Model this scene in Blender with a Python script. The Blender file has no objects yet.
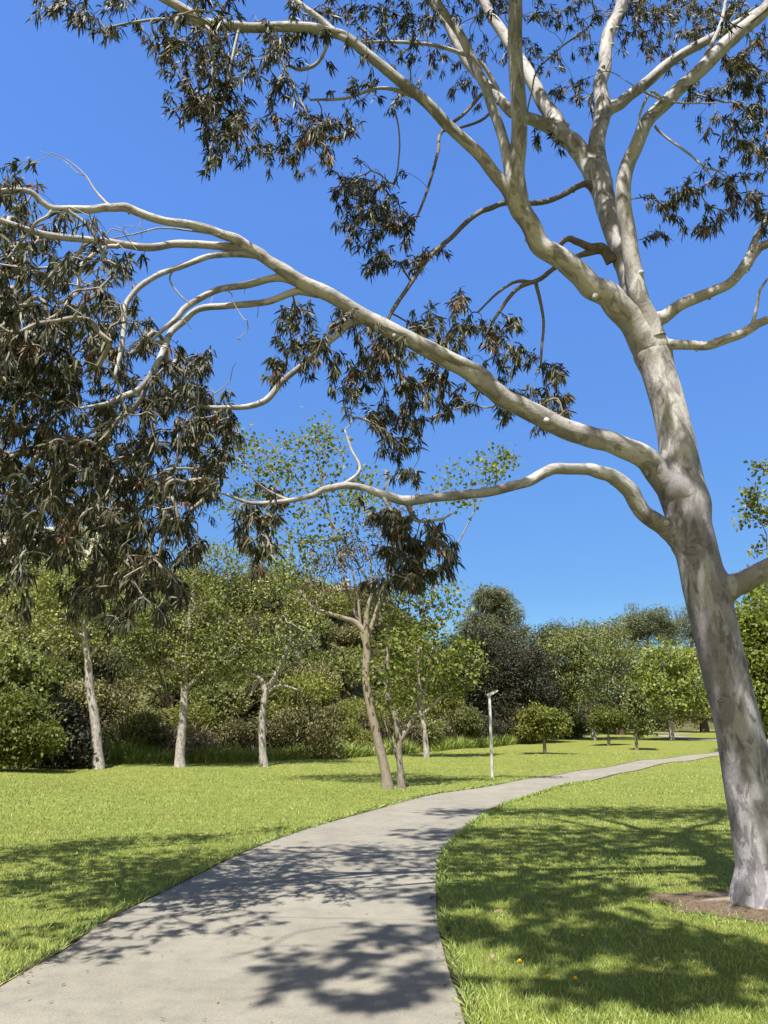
import bpy, math, random
import numpy as np
from mathutils import Vector

# ------------------------------------------------------------------ camera, sky, sun, exposure
scene = bpy.context.scene
C = scene.collection
F_PX, CX, CY = 769.0, 384.0, 512.0
PITCH = math.atan((735 - 512) / F_PX)
CAM_H = 1.6
cam_data = bpy.data.cameras.new('camera')
cam = bpy.data.objects.new('camera', cam_data)
C.objects.link(cam)
cam_data.sensor_fit = 'VERTICAL'
cam_data.sensor_height = 24.0
cam_data.lens = 24.0 * F_PX / 1024.0
cam_data.clip_start = 0.05
cam_data.clip_end = 6000
cam.location = (0, 0, CAM_H)
cam.rotation_euler = (math.pi / 2 + PITCH, 0, 0)
scene.camera = cam

SUN_EL = math.radians(61)
SUN_AZ = math.radians(201.7)
world = bpy.data.worlds.new('World')
scene.world = world
world.use_nodes = True
wn = world.node_tree
wn.nodes.clear()
sky = wn.nodes.new('ShaderNodeTexSky')
sky.sky_type = 'NISHITA'
sky.sun_disc = False
sky.sun_elevation = SUN_EL
sky.sun_rotation = SUN_AZ
sky.air_density = 1.0
sky.dust_density = 0.3
sky.ozone_density = 4.0
tcw = wn.nodes.new('ShaderNodeTexCoord')
sep = wn.nodes.new('ShaderNodeSeparateXYZ')
wn.links.new(tcw.outputs['Generated'], sep.inputs[0])
# clear deep blue air, deepest opposite the sun; warm tint added behind the camera, unseen, tempers blue shade
rz_ = wn.nodes.new('ShaderNodeValToRGB')
el_ = rz_.color_ramp.elements
el_.new(0.5)
for e_, (p_, c_) in zip(el_, ((0.0, (0.25, 0.35, 0.42)), (0.17, (0.235, 0.33, 0.415)), (0.6, (0.43, 0.60, 0.84)))):
    e_.position = p_; e_.color = (*c_, 1)
wn.links.new(sep.outputs['Z'], rz_.inputs[0])
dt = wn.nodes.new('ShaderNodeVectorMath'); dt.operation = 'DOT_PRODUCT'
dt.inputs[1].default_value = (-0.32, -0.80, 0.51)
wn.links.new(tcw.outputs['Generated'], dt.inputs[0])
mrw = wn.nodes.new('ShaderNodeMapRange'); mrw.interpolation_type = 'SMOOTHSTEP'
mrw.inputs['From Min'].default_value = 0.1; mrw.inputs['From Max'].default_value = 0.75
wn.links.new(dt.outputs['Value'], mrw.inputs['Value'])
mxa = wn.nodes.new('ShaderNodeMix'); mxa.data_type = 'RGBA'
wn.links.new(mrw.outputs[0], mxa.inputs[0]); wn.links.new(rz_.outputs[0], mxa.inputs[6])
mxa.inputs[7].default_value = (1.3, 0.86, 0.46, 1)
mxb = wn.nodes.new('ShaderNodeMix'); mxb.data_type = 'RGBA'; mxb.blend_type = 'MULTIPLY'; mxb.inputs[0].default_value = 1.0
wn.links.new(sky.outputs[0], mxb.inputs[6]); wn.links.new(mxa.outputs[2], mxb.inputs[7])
bg = wn.nodes.new('ShaderNodeBackground')
bg.inputs['Strength'].default_value = 0.083
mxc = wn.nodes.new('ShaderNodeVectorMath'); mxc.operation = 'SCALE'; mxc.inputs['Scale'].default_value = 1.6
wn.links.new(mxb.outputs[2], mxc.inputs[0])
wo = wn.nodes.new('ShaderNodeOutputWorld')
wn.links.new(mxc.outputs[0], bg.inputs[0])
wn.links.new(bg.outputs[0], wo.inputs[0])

sun_data = bpy.data.lights.new('sun', 'SUN')
sun_data.energy = 5.0
sun_data.angle = math.radians(0.53)
sun_data.color = (1.0, 0.95, 0.87)
sun = bpy.data.objects.new('sun', sun_data)
C.objects.link(sun)
SUN_DIR = Vector((math.sin(SUN_AZ) * math.cos(SUN_EL), math.cos(SUN_AZ) * math.cos(SUN_EL), math.sin(SUN_EL)))
sun.rotation_euler = SUN_DIR.to_track_quat('Z', 'Y').to_euler()
sun.location = (-8, -20, 40)

vs = scene.view_settings
vs.view_transform = 'Standard'
vs.look = 'None'
vs.exposure = 1.4
vs.gamma = 1.0
vs.use_curve_mapping = False
scene.cycles.max_bounces = 8
scene.cycles.transparent_max_bounces = 4

# ------------------------------------------------------------------ helpers: projection and terrain
CT, ST = math.cos(PITCH), math.sin(PITCH)

def ray(px, py):
    x = (px - CX) / F_PX
    y = (CY - py) / F_PX
    return np.array([x, CT - y * ST, ST + y * CT])

def at(px, py, Y):
    d = ray(px, py)
    return np.array([0, 0, CAM_H]) + d * (Y / d[1])

TOE = np.array([(-140, 18), (-40, 33), (-20, 38.5), (-6, 43), (2, 52), (8, 61), (17, 76), (30, 100), (60, 122), (140, 135)], float)

def toe(x):
    return np.interp(x, TOE[:, 0], TOE[:, 1])

def smooth(t):
    t = np.clip(t, 0, 1)
    return t * t * (3 - 2 * t)

def lawn_z(x, y):
    x = np.asarray(x, float); y = np.asarray(y, float)
    s = (y - 35.0) / 5.0
    rise = 0.03 * 5.0 * np.where(s > 30, s, np.log1p(np.exp(np.clip(s, -40, 30))))
    rise = np.where(y > 140, 0.03 * 105 , rise)
    w = smooth((y - 11) / 10)
    return rise + w * (0.05 * np.sin(x * 0.31 + 1.3) * np.sin(y * 0.23) + 0.03 * np.sin(x * 0.7 + y * 0.41))

def hill_z(x, y):
    x = np.asarray(x, float); y = np.asarray(y, float)
    t = y - toe(x)
    H = np.interp(x, [-80, -30, -4, 10, 25, 60, 120], [15, 14.5, 13.5, 8.5, 5.0, 5.0, 6.0])
    s = np.clip(t / 40.0, 0, 1)
    z = lawn_z(x, y) + H * (0.35 * s + 0.65 * smooth(s)) * (1 - 0.0 * s)
    z = z + smooth(t / 6) * (0.35 * np.sin(x * 0.45) * np.sin(y * 0.38 + 1) + 0.22 * np.sin(x * 1.1 + y * 0.7))
    return z - 0.25 * (t < 0) * np.clip(-t, 0, 1)

def ground_z(x, y):
    return np.where(np.asarray(y) > toe(x), hill_z(x, y), lawn_z(x, y))

def ground_at(px, py, dmax=160.0):
    d = ray(px, py)
    ts = np.linspace(2, dmax, 4000)
    X = d[0] * ts; Y = d[1] * ts; Z = CAM_H + d[2] * ts
    g = lawn_z(X, Y)
    k = np.argmax(Z < g)
    return np.array([X[k], Y[k], float(g[k])])

# ------------------------------------------------------------------ helpers: meshes and tags
def tag(o, label=None, cat=None, group=None, kind=None):
    if label: o['label'] = label
    if cat: o['category'] = cat
    if group: o['group'] = group
    if kind: o['kind'] = kind
    return o

def empty(name, loc=(0, 0, 0), rz=0):
    o = bpy.data.objects.new(name, None)
    o.location = loc
    o.rotation_euler = (0, 0, rz)
    o.empty_display_size = 0.3
    C.objects.link(o)
    return o

class MB:
    """collects vertices, faces and point attributes for one mesh"""
    def __init__(self):
        self.V = []; self.F3 = []; self.F4 = []; self.A = []; self.B = []; self.m3 = []; self.m4 = []; self.n = 0
    def add(self, V, F3=None, F4=None, tint=None, bark=None, mat=0):
        V = np.asarray(V, np.float32).reshape(-1, 3)
        k = len(V)
        self.V.append(V)
        self.A.append(np.broadcast_to(np.asarray(0.5 if tint is None else tint, np.float32), (k,)).copy())
        self.B.append(np.zeros((k, 3), np.float32) if bark is None else np.asarray(bark, np.float32))
        if F3 is not None and len(F3):
            F3 = np.asarray(F3, np.int64).reshape(-1, 3) + self.n
            self.F3.append(F3); self.m3.append(np.full(len(F3), mat, np.int32))
        if F4 is not None and len(F4):
            F4 = np.asarray(F4, np.int64).reshape(-1, 4) + self.n
            self.F4.append(F4); self.m4.append(np.full(len(F4), mat, np.int32))
        self.n += k
    def mesh(self, name, mats, smooth_shade=False):
        V = np.concatenate(self.V) if self.V else np.zeros((0, 3), np.float32)
        F3 = np.concatenate(self.F3) if self.F3 else np.zeros((0, 3), np.int64)
        F4 = np.concatenate(self.F4) if self.F4 else np.zeros((0, 4), np.int64)
        m = bpy.data.meshes.new(name)
        m.vertices.add(len(V))
        m.vertices.foreach_set('co', V.ravel())
        n3, n4 = len(F3), len(F4)
        m.loops.add(n3 * 3 + n4 * 4)
        m.loops.foreach_set('vertex_index', np.concatenate([F3.ravel(), F4.ravel()]).astype(np.int32))
        m.polygons.add(n3 + n4)
        st = np.concatenate([np.arange(n3) * 3, n3 * 3 + np.arange(n4) * 4]).astype(np.int32)
        m.polygons.foreach_set('loop_start', st)
        mi = np.concatenate((self.m3 if self.m3 else []) + (self.m4 if self.m4 else []) + [np.zeros(0, np.int32)]).astype(np.int32)
        m.polygons.foreach_set('material_index', mi)
        m.polygons.foreach_set('use_smooth', np.full(n3 + n4, smooth_shade, bool))
        a = m.attributes.new('tint', 'FLOAT', 'POINT')
        a.data.foreach_set('value', np.concatenate(self.A))
        b = m.attributes.new('bark', 'FLOAT_VECTOR', 'POINT')
        b.data.foreach_set('vector', np.concatenate(self.B).ravel())
        for mt in (mats if isinstance(mats, (list, tuple)) else [mats]):
            m.materials.append(mt)
        m.update(calc_edges=True)
        m.validate()
        return m
    def build(self, name, mats, parent=None, smooth_shade=False):
        o = bpy.data.objects.new(name, self.mesh(name, mats, smooth_shade))
        C.objects.link(o)
        if parent is not None: o.parent = parent
        return o

def catmull(P, n_per):
    P = np.asarray(P, float)
    if len(P) < 3:
        t = np.linspace(0, 1, n_per + 1)[:, None]
        return P[0] * (1 - t) + P[-1] * t
    Q = np.vstack([2 * P[0] - P[1], P, 2 * P[-1] - P[-2]])
    out = []
    for i in range(1, len(Q) - 2):
        t = np.linspace(0, 1, n_per, endpoint=False)[:, None]
        a, b, c, d = Q[i - 1], Q[i], Q[i + 1], Q[i + 2]
        out.append(0.5 * ((2 * b) + (-a + c) * t + (2 * a - 5 * b + 4 * c - d) * t ** 2 + (-a + 3 * b - 3 * c + d) * t ** 3))
    out.append(P[-1][None])
    return np.vstack(out)

def hash_noise(p, seed=0):
    """cheap smooth pseudo-noise from sines, p (...,3)"""
    s = seed * 1.713
    return (np.sin(p[..., 0] * 1.7 + 2.1 * np.sin(p[..., 1] * 0.9 + s) + s) + np.sin(p[..., 1] * 2.3 + 1.7 * np.sin(p[..., 2] * 1.1 + 2 * s)) + np.sin(p[..., 2] * 1.9 + 1.9 * np.sin(p[..., 0] * 1.3 - s) + 3 * s)) / 3

def tube(mb, P, R, sides=10, rough=0.0, seed=0, mat=0, cap=True, tint=0.5, uoff=0.0, blend=(), posbark=None):
    """round tapered tube along the points P (already smooth); R radii"""
    P = np.asarray(P, float); R = np.asarray(R, float)
    n = len(P)
    T = np.gradient(P, axis=0)
    T /= np.linalg.norm(T, axis=1)[:, None] + 1e-9
    up = np.array([0, 0, 1.0]) if abs(T[0][2]) < 0.9 else np.array([0, 1.0, 0])
    N = np.zeros_like(P)
    v = np.cross(T[0], up); v /= np.linalg.norm(v)
    for i in range(n):
        v = v - T[i] * np.dot(v, T[i])
        v /= np.linalg.norm(v) + 1e-9
        N[i] = v
    B = np.cross(T, N)
    a = np.linspace(0, 2 * math.pi, sides, endpoint=False)
    ca, sa = np.cos(a), np.sin(a)
    ln = np.concatenate([[0], np.cumsum(np.linalg.norm(np.diff(P, axis=0), axis=1))])
    rr = np.repeat(R[:, None], sides, 1)
    bark = np.stack([R[:, None] * ca[None] + uoff, R[:, None] * sa[None] + uoff, np.repeat(ln[:, None], sides, 1)], -1)
    if rough:
        q = np.stack([1.6 * ca[None] + 0 * rr, 1.6 * sa[None] + 0 * rr, ln[:, None] / (R.mean() * 2.2) + 0 * rr], -1)
        rr = rr * (1 + rough * hash_noise(q, seed) + 0.4 * rough * hash_noise(q * 2.3, seed + 5))
    V = P[:, None] + rr[..., None] * (ca[None, :, None] * N[:, None] + sa[None, :, None] * B[:, None])
    if len(blend):
        # swell both stems where they meet, so that the join is a fillet and not a crease
        rad_ = (V - P[:, None]) / (rr[..., None] + 1e-9)
        off = np.zeros(V.shape[:2])
        fv = V.reshape(-1, 3)
        for (bp_, br_, bk_) in blend:
            d_ = np.full(len(fv), 1e9)
            for p_, r_ in zip(bp_, br_):
                d_ = np.minimum(d_, np.linalg.norm(fv - p_, axis=1) - r_)
            h_ = np.clip(1 - np.abs(d_) / bk_, 0, 1)
            off = np.maximum(off, (bk_ * 0.25 * h_ * h_).reshape(off.shape))
        V = V + rad_ * off[..., None]
    tv = np.full((n, sides), tint)
    if posbark is not None:
        tv = (smooth((P[:, 2] - 3.6) / 1.8) if posbark[0] > 1e5 else np.maximum(smooth((ln - 0.1) / 0.9), smooth((P[0, 2] - 3.6) / 1.8)))[:, None] + np.zeros((n, sides))  # tint rises with height and along limbs: sunlight painted into the bark
    elif tint == 1.0: tv = np.ones((n, sides))
    if posbark is not None:
        wq = smooth((ln - posbark[0]) / posbark[1])[:, None, None]
        if posbark[0] < 1e5:
            km = int(np.argmin(np.abs(ln - posbark[0] - 0.5 * posbark[1])))
            bark = bark - bark[km].mean(0) + P[km]
        bark = V * (1 - wq) + bark * wq
    i = np.arange(n - 1)[:, None]; j = np.arange(sides)[None]
    F4 = np.stack([i * sides + j, i * sides + (j + 1) % sides, (i + 1) * sides + (j + 1) % sides, (i + 1) * sides + j], -1).reshape(-1, 4)
    V = V.reshape(-1, 3); bark = bark.reshape(-1, 3)
    F3 = None
    if cap:
        V = np.vstack([V, P[-1] + T[-1] * R[-1] * 0.5])
        bark = np.vstack([bark, [[uoff, uoff, ln[-1]]]])
        tv = np.append(tv.ravel(), tv[-1, -1])
        k = (n - 1) * sides; c = n * sides
        jj = np.arange(sides)
        F3 = np.stack([k + jj, k + (jj + 1) % sides, np.full(sides, c)], -1)
    mb.add(V, F3, F4, tint=tv.ravel(), bark=bark, mat=mat)

def unit(v):
    return v / (np.linalg.norm(v, axis=-1, keepdims=True) + 1e-9)

def leaves(mb, P, D, Nn, L, W, shape='broad', tint=None, mat=0, bend=0.25):
    """many leaves at once: base P, direction D, normal hint Nn, length L, width W"""
    n = len(P)
    D = unit(D)
    S = unit(np.cross(D, Nn))
    U = np.cross(S, D)
    L = np.broadcast_to(L, (n,))[:, None]; W = np.broadcast_to(W, (n,))[:, None]
    tint = np.broadcast_to(0.5 if tint is None else tint, (n,))
    b = np.arange(n)[:, None]
    if shape == 'lance':
        g = np.array([0, 0, -1.0])
        m1 = P + D * L * 0.33 + g * L * bend * 0.10
        m2 = P + D * L * 0.70 + g * L * bend * 0.45
        tp = P + D * L + g * L * bend
        V = np.stack([P, m1 - S * W * .5, m1 + S * W * .5, m2 - S * W * .36 + U * W * .1, m2 + S * W * .36 + U * W * .1, tp], 1).reshape(-1, 3)
        b6 = b * 6
        F3 = np.concatenate([b6 + np.array([[0, 2, 1]]), b6 + np.array([[3, 4, 5]])])
        F4 = b6 + np.array([[1, 2, 4, 3]])
        mb.add(V, F3, F4, tint=np.repeat(tint, 6), mat=mat)
    elif shape == 'blade':
        m = P + D * L * 0.55
        tp = P + D * L + unit(Nn * 1.0) * L * bend
        V = np.stack([P - S * W * .5, P + S * W * .5, m - S * W * .4 + Nn * L * bend * .3, m + S * W * .4 + Nn * L * bend * .3, tp], 1).reshape(-1, 3)
        b5 = b * 5
        mb.add(V, b5 + np.array([[2, 3, 4]]), b5 + np.array([[0, 1, 3, 2]]), tint=np.repeat(tint, 5), mat=mat)
    else:
        m = P + D * L * 0.5
        V = np.stack([P, m + S * W * .5 + U * W * .18, P + D * L, m - S * W * .5 + U * W * .18], 1).reshape(-1, 3)
        mb.add(V, None, b * 4 + np.array([[0, 1, 2, 3]]), tint=np.repeat(tint, 4), mat=mat)

def rand_dir(rng, n):
    return unit(rng.normal(size=(n, 3)))

# ------------------------------------------------------------------ materials
def new_mat(name):
    m = bpy.data.materials.new(name)
    m.use_nodes = True
    nt = m.node_tree
    nt.nodes.clear()
    out = nt.nodes.new('ShaderNodeOutputMaterial')
    return m, nt, out

def N(nt, kind, **kw):
    n = nt.nodes.new(kind)
    for k, v in kw.items():
        if k in n.inputs: n.inputs[k].default_value = v
        else: setattr(n, k, v)
    return n

def ramp(nt, stops, interp='LINEAR'):
    r = nt.nodes.new('ShaderNodeValToRGB')
    r.color_ramp.interpolation = interp
    e = r.color_ramp.elements
    while len(e) < len(stops): e.new(0.5)
    for i, (p, c) in enumerate(stops):
        e[i].position = p
        e[i].color = (*c, 1)
    return r

def mixc(nt, fac, a, b, blend='MIX'):
    m = nt.nodes.new('ShaderNodeMix')
    m.data_type = 'RGBA'
    m.blend_type = blend
    if isinstance(fac, float): m.inputs[0].default_value = fac
    else: nt.links.new(fac, m.inputs[0])
    for idx, v in ((6, a), (7, b)):
        if isinstance(v, tuple): m.inputs[idx].default_value = (*v, 1)
        else: nt.links.new(v, m.inputs[idx])
    return m.outputs[2]

def leaf_material(name, stops, rough=0.55, trans=0.25, tcol=None, spec=0.2):
    m, nt, out = new_mat(name)
    at_ = N(nt, 'ShaderNodeAttribute', attribute_name='tint')
    oi = N(nt, 'ShaderNodeObjectInfo')
    r = ramp(nt, stops)
    nt.links.new(at_.outputs['Fac'], r.inputs[0])
    hsv = N(nt, 'ShaderNodeHueSaturation')
    mr = N(nt, 'ShaderNodeMapRange')
    mr.inputs['To Min'].default_value = 0.8; mr.inputs['To Max'].default_value = 1.2
    nt.links.new(oi.outputs['Random'], mr.inputs['Value'])
    nt.links.new(mr.outputs[0], hsv.inputs['Value'])
    nt.links.new(r.outputs[0], hsv.inputs['Color'])
    p = N(nt, 'ShaderNodeBsdfPrincipled', Roughness=rough)
    p.inputs['Specular IOR Level'].default_value = spec
    nt.links.new(hsv.outputs[0], p.inputs['Base Color'])
    t = N(nt, 'ShaderNodeBsdfTranslucent')
    tc = mixc(nt, 1.0, hsv.outputs[0], tcol or (1.3, 1.5, 0.5), 'MULTIPLY')
    nt.links.new(tc, t.inputs['Color'])
    mx = N(nt, 'ShaderNodeMixShader'); mx.inputs[0].default_value = trans
    nt.links.new(p.outputs[0], mx.inputs[1]); nt.links.new(t.outputs[0], mx.inputs[2])
    nt.links.new(mx.outputs[0], out.inputs[0])
    return m

def bark_material(name, pale, mid, dark, patch=1.0, scale=1.0, bump=0.4, thr=(0.46, 0.56), young=None):
    m, nt, out = new_mat(name)
    at_ = N(nt, 'ShaderNodeAttribute', attribute_name='bark')
    mp = N(nt, 'ShaderNodeMapping')
    mp.inputs['Scale'].default_value = (1, 1, 0.42)
    nt.links.new(at_.outputs['Vector'], mp.inputs['Vector'])
    n1 = N(nt, 'ShaderNodeTexNoise', Scale=4.2 * scale, Detail=5, Roughness=0.55, Distortion=0.6)
    n2 = N(nt, 'ShaderNodeTexNoise', Scale=9.5 * scale, Detail=6, Roughness=0.6, Distortion=0.9)
    n3 = N(nt, 'ShaderNodeTexNoise', Scale=60 * scale, Detail=4, Roughness=0.6)
    for n in (n1, n2, n3): nt.links.new(mp.outputs[0], n.inputs['Vector'])
    r1 = ramp(nt, [(thr[0], (0, 0, 0)), (thr[1], (1, 1, 1))])
    r2 = ramp(nt, [(0.52, (0, 0, 0)), (0.60, (1, 1, 1))])
    r3 = ramp(nt, [(0.3, (0.82, 0.82, 0.82)), (0.7, (1.1, 1.1, 1.1))])
    nt.links.new(n1.outputs[0], r1.inputs[0]); nt.links.new(n2.outputs[0], r2.inputs[0]); nt.links.new(n3.outputs[0], r3.inputs[0])
    a = N(nt, 'ShaderNodeMath', operation='MULTIPLY'); a.inputs[1].default_value = patch
    nt.links.new(r1.outputs[0], a.inputs[0])
    b = N(nt, 'ShaderNodeMath', operation='MULTIPLY'); b.inputs[1].default_value = 0.8 * patch
    nt.links.new(r2.outputs[0], b.inputs[0])
    if young:  # blends towards lighter tones, sunlight on upper limbs put into the colour
        ta = N(nt, 'ShaderNodeAttribute', attribute_name='tint')
        pale = mixc(nt, ta.outputs['Fac'], pale, young[0]); mid = mixc(nt, ta.outputs['Fac'], mid, young[1]); dark = mixc(nt, ta.outputs['Fac'], dark, young[2])
    c = mixc(nt, a.outputs[0], pale, mid)
    c = mixc(nt, b.outputs[0], c, dark)
    c = mixc(nt, 1.0, c, r3.outputs[0], 'MULTIPLY')
    ad2 = N(nt, 'ShaderNodeMath', operation='ADD')
    nt.links.new(n2.outputs[0], ad2.inputs[0]); nt.links.new(n3.outputs[0], ad2.inputs[1])
    bp = N(nt, 'ShaderNodeBump', Strength=bump, Distance=0.02)
    nt.links.new(ad2.outputs[0], bp.inputs['Height'])
    p = N(nt, 'ShaderNodeBsdfPrincipled', Roughness=0.75)
    p.inputs['Specular IOR Level'].default_value = 0.25
    nt.links.new(c, p.inputs['Base Color']); nt.links.new(bp.outputs[0], p.inputs['Normal'])
    nt.links.new(p.outputs[0], out.inputs[0])
    return m

def plain(name, col, rough=0.6, metal=0.0, nscale=8.0, var=0.15):
    m, nt, out = new_mat(name)
    tc = N(nt, 'ShaderNodeTexCoord')
    n = N(nt, 'ShaderNodeTexNoise', Scale=nscale, Detail=5)
    nt.links.new(tc.outputs['Object'], n.inputs['Vector'])
    r = ramp(nt, [(0.25, tuple(c * (1 - var) for c in col)), (0.75, tuple(c * (1 + var) for c in col))])
    nt.links.new(n.outputs[0], r.inputs[0])
    p = N(nt, 'ShaderNodeBsdfPrincipled', Roughness=rough, Metallic=metal)
    nt.links.new(r.outputs[0], p.inputs['Base Color'])
    nt.links.new(p.outputs[0], out.inputs[0])
    return m

def lawn_material():
    m, nt, out = new_mat('lawn_turf')
    g = N(nt, 'ShaderNodeNewGeometry')
    n1 = N(nt, 'ShaderNodeTexNoise', Scale=0.35, Detail=5, Roughness=0.6)
    n2 = N(nt, 'ShaderNodeTexNoise', Scale=3.0, Detail=6, Roughness=0.65)
    n3 = N(nt, 'ShaderNodeTexNoise', Scale=45.0, Detail=5, Roughness=0.7)
    for n in (n1, n2, n3): nt.links.new(g.outputs['Position'], n.inputs['Vector'])
    r1 = ramp(nt, [(0.3, (0.126, 0.146, 0.035)), (0.7, (0.158, 0.170, 0.044))])
    nt.links.new(n1.outputs[0], r1.inputs[0])
    r2 = ramp(nt, [(0.3, (0.72, 0.76, 0.7)), (0.7, (1.2, 1.15, 1.1))])
    nt.links.new(n2.outputs[0], r2.inputs[0])
    r3 = ramp(nt, [(0.25, (0.5, 0.55, 0.5)), (0.75, (1.3, 1.25, 1.2))])
    nt.links.new(n3.outputs[0], r3.inputs[0])
    c = mixc(nt, 1.0, r1.outputs[0], r2.outputs[0], 'MULTIPLY')
    c = mixc(nt, 1.0, c, r3.outputs[0], 'MULTIPLY')
    bp = N(nt, 'ShaderNodeBump', Strength=0.7, Distance=0.03)
    nt.links.new(n3.outputs[0], bp.inputs['Height'])
    p = N(nt, 'ShaderNodeBsdfPrincipled', Roughness=0.9)
    p.inputs['Specular IOR Level'].default_value = 0.1
    nt.links.new(c, p.inputs['Base Color']); nt.links.new(bp.outputs[0], p.inputs['Normal'])
    nt.links.new(p.outputs[0], out.inputs[0])
    return m

def blade_material(name, stops):
    m, nt, out = new_mat(name)
    at_ = N(nt, 'ShaderNodeAttribute', attribute_name='tint')
    r = ramp(nt, stops)
    nt.links.new(at_.outputs['Fac'], r.inputs[0])
    g = N(nt, 'ShaderNodeNewGeometry')
    n1 = N(nt, 'ShaderNodeTexNoise', Scale=1.1, Detail=4, Roughness=0.6)
    nt.links.new(g.outputs['Position'], n1.inputs['Vector'])
    r2 = ramp(nt, [(0.28, (0.70, 0.78, 0.78)), (0.5, (1.0, 1.0, 1.0)), (0.72, (1.30, 1.14, 1.0))])
    nt.links.new(n1.outputs[0], r2.inputs[0])
    c = mixc(nt, 1.0, r.outputs[0], r2.outputs[0], 'MULTIPLY')
    p = N(nt, 'ShaderNodeBsdfPrincipled', Roughness=0.5)
    p.inputs['Specular IOR Level'].default_value = 0.3
    nt.links.new(c, p.inputs['Base Color'])
    t = N(nt, 'ShaderNodeBsdfTranslucent')
    nt.links.new(mixc(nt, 1.0, c, (1.2, 1.3, 0.5), 'MULTIPLY'), t.inputs['Color'])
    mx = N(nt, 'ShaderNodeMixShader'); mx.inputs[0].default_value = 0.1
    nt.links.new(p.outputs[0], mx.inputs[1]); nt.links.new(t.outputs[0], mx.inputs[2])
    nt.links.new(mx.outputs[0], out.inputs[0])
    return m

def concrete_material():
    m, nt, out = new_mat('path_concrete')
    g = N(nt, 'ShaderNodeNewGeometry')
    n1 = N(nt, 'ShaderNodeTexNoise', Scale=0.8, Detail=6, Roughness=0.6)
    n2 = N(nt, 'ShaderNodeTexNoise', Scale=5.0, Detail=7, Roughness=0.65)
    n3 = N(nt, 'ShaderNodeTexNoise', Scale=70.0, Detail=6, Roughness=0.75)
    v = N(nt, 'ShaderNodeTexVoronoi', Scale=4.0)
    for n in (n1, n2, n3, v): nt.links.new(g.outputs['Position'], n.inputs['Vector'])
    r1 = ramp(nt, [(0.3, (0.140, 0.131, 0.107)), (0.7, (0.186, 0.174, 0.143))])
    nt.links.new(n1.outputs[0], r1.inputs[0])
    r2 = ramp(nt, [(0.3, (0.84, 0.84, 0.85)), (0.5, (1, 1, 1)), (0.75, (1.14, 1.12, 1.08))])
    nt.links.new(n2.outputs[0], r2.inputs[0])
    r3 = ramp(nt, [(0.3, (0.62, 0.62, 0.63)), (0.5, (1, 1, 1)), (0.75, (1.3, 1.29, 1.27))])
    nt.links.new(n3.outputs[0], r3.inputs[0])
    rv = ramp(nt, [(0.0, (0.35, 0.33, 0.32)), (0.035, (0.5, 0.48, 0.46)), (0.06, (1, 1, 1))])
    nt.links.new(v.outputs['Distance'], rv.inputs[0])
    c = mixc(nt, 1.0, r1.outputs[0], r2.outputs[0], 'MULTIPLY')
    c = mixc(nt, 1.0, c, r3.outputs[0], 'MULTIPLY')
    c = mixc(nt, 0.6, c, mixc(nt, 1.0, c, rv.outputs[0], 'MULTIPLY'))
    bp = N(nt, 'ShaderNodeBump', Strength=0.25, Distance=0.006)
    nt.links.new(n3.outputs[0], bp.inputs['Height'])
    p = N(nt, 'ShaderNodeBsdfPrincipled', Roughness=0.85)
    p.inputs['Specular IOR Level'].default_value = 0.25
    nt.links.new(c, p.inputs['Base Color']); nt.links.new(bp.outputs[0], p.inputs['Normal'])
    nt.links.new(p.outputs[0], out.inputs[0])
    return m

def soil_material(name, a, b, scale=6.0):
    m, nt, out = new_mat(name)
    g = N(nt, 'ShaderNodeNewGeometry')
    n1 = N(nt, 'ShaderNodeTexNoise', Scale=scale, Detail=8, Roughness=0.7)
    n2 = N(nt, 'ShaderNodeTexNoise', Scale=scale * 12, Detail=4, Roughness=0.7)
    for n in (n1, n2): nt.links.new(g.outputs['Position'], n.inputs['Vector'])
    r1 = ramp(nt, [(0.3, a), (0.7, b)])
    nt.links.new(n1.outputs[0], r1.inputs[0])
    r2 = ramp(nt, [(0.3, (0.6, 0.6, 0.6)), (0.7, (1.25, 1.25, 1.25))])
    nt.links.new(n2.outputs[0], r2.inputs[0])
    c = mixc(nt, 1.0, r1.outputs[0], r2.outputs[0], 'MULTIPLY')
    bp = N(nt, 'ShaderNodeBump', Strength=0.8, Distance=0.02)
    nt.links.new(n2.outputs[0], bp.inputs['Height'])
    p = N(nt, 'ShaderNodeBsdfPrincipled', Roughness=0.95)
    p.inputs['Specular IOR Level'].default_value = 0.1
    nt.links.new(c, p.inputs['Base Color']); nt.links.new(bp.outputs[0], p.inputs['Normal'])
    nt.links.new(p.outputs[0], out.inputs[0])
    return m

M = {}
M['lawn'] = lawn_material()
M['blade'] = blade_material('grass_blade', [(0.0, (0.100, 0.162, 0.030)), (0.45, (0.162, 0.226, 0.049)), (0.85, (0.228, 0.274, 0.075)), (1.0, (0.330, 0.300, 0.150))])
M['tall'] = blade_material('tall_grass_blade', [(0.0, (0.086, 0.129, 0.022)), (0.6, (0.173, 0.225, 0.039)), (1.0, (0.292, 0.267, 0.120))])
M['path'] = concrete_material()
M['soil'] = soil_material('bare_soil', (0.075, 0.054, 0.036), (0.150, 0.112, 0.078))
M['hill'] = soil_material('hillside_soil', (0.044, 0.049, 0.016), (0.097, 0.086, 0.037), 0.5)
M['edge'] = soil_material('edge_soil', (0.029, 0.020, 0.013), (0.064, 0.046, 0.029), 9.0)
M['gum_bark'] = bark_material('gum_bark', (0.224, 0.221, 0.236), (0.138, 0.129, 0.144), (0.071, 0.064, 0.075), patch=0.92, scale=0.9, bump=0.35, thr=(0.485, 0.525), young=((0.315, 0.306, 0.300), (0.222, 0.212, 0.210), (0.112, 0.102, 0.104)))  # young: sunlit tone of the upper limbs put into the colour, not age
M['limb_bark'] = bark_material('limb_bark', (0.276, 0.261, 0.241), (0.201, 0.190, 0.172), (0.126, 0.106, 0.095), patch=0.7, scale=2.0, bump=0.4)
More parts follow.
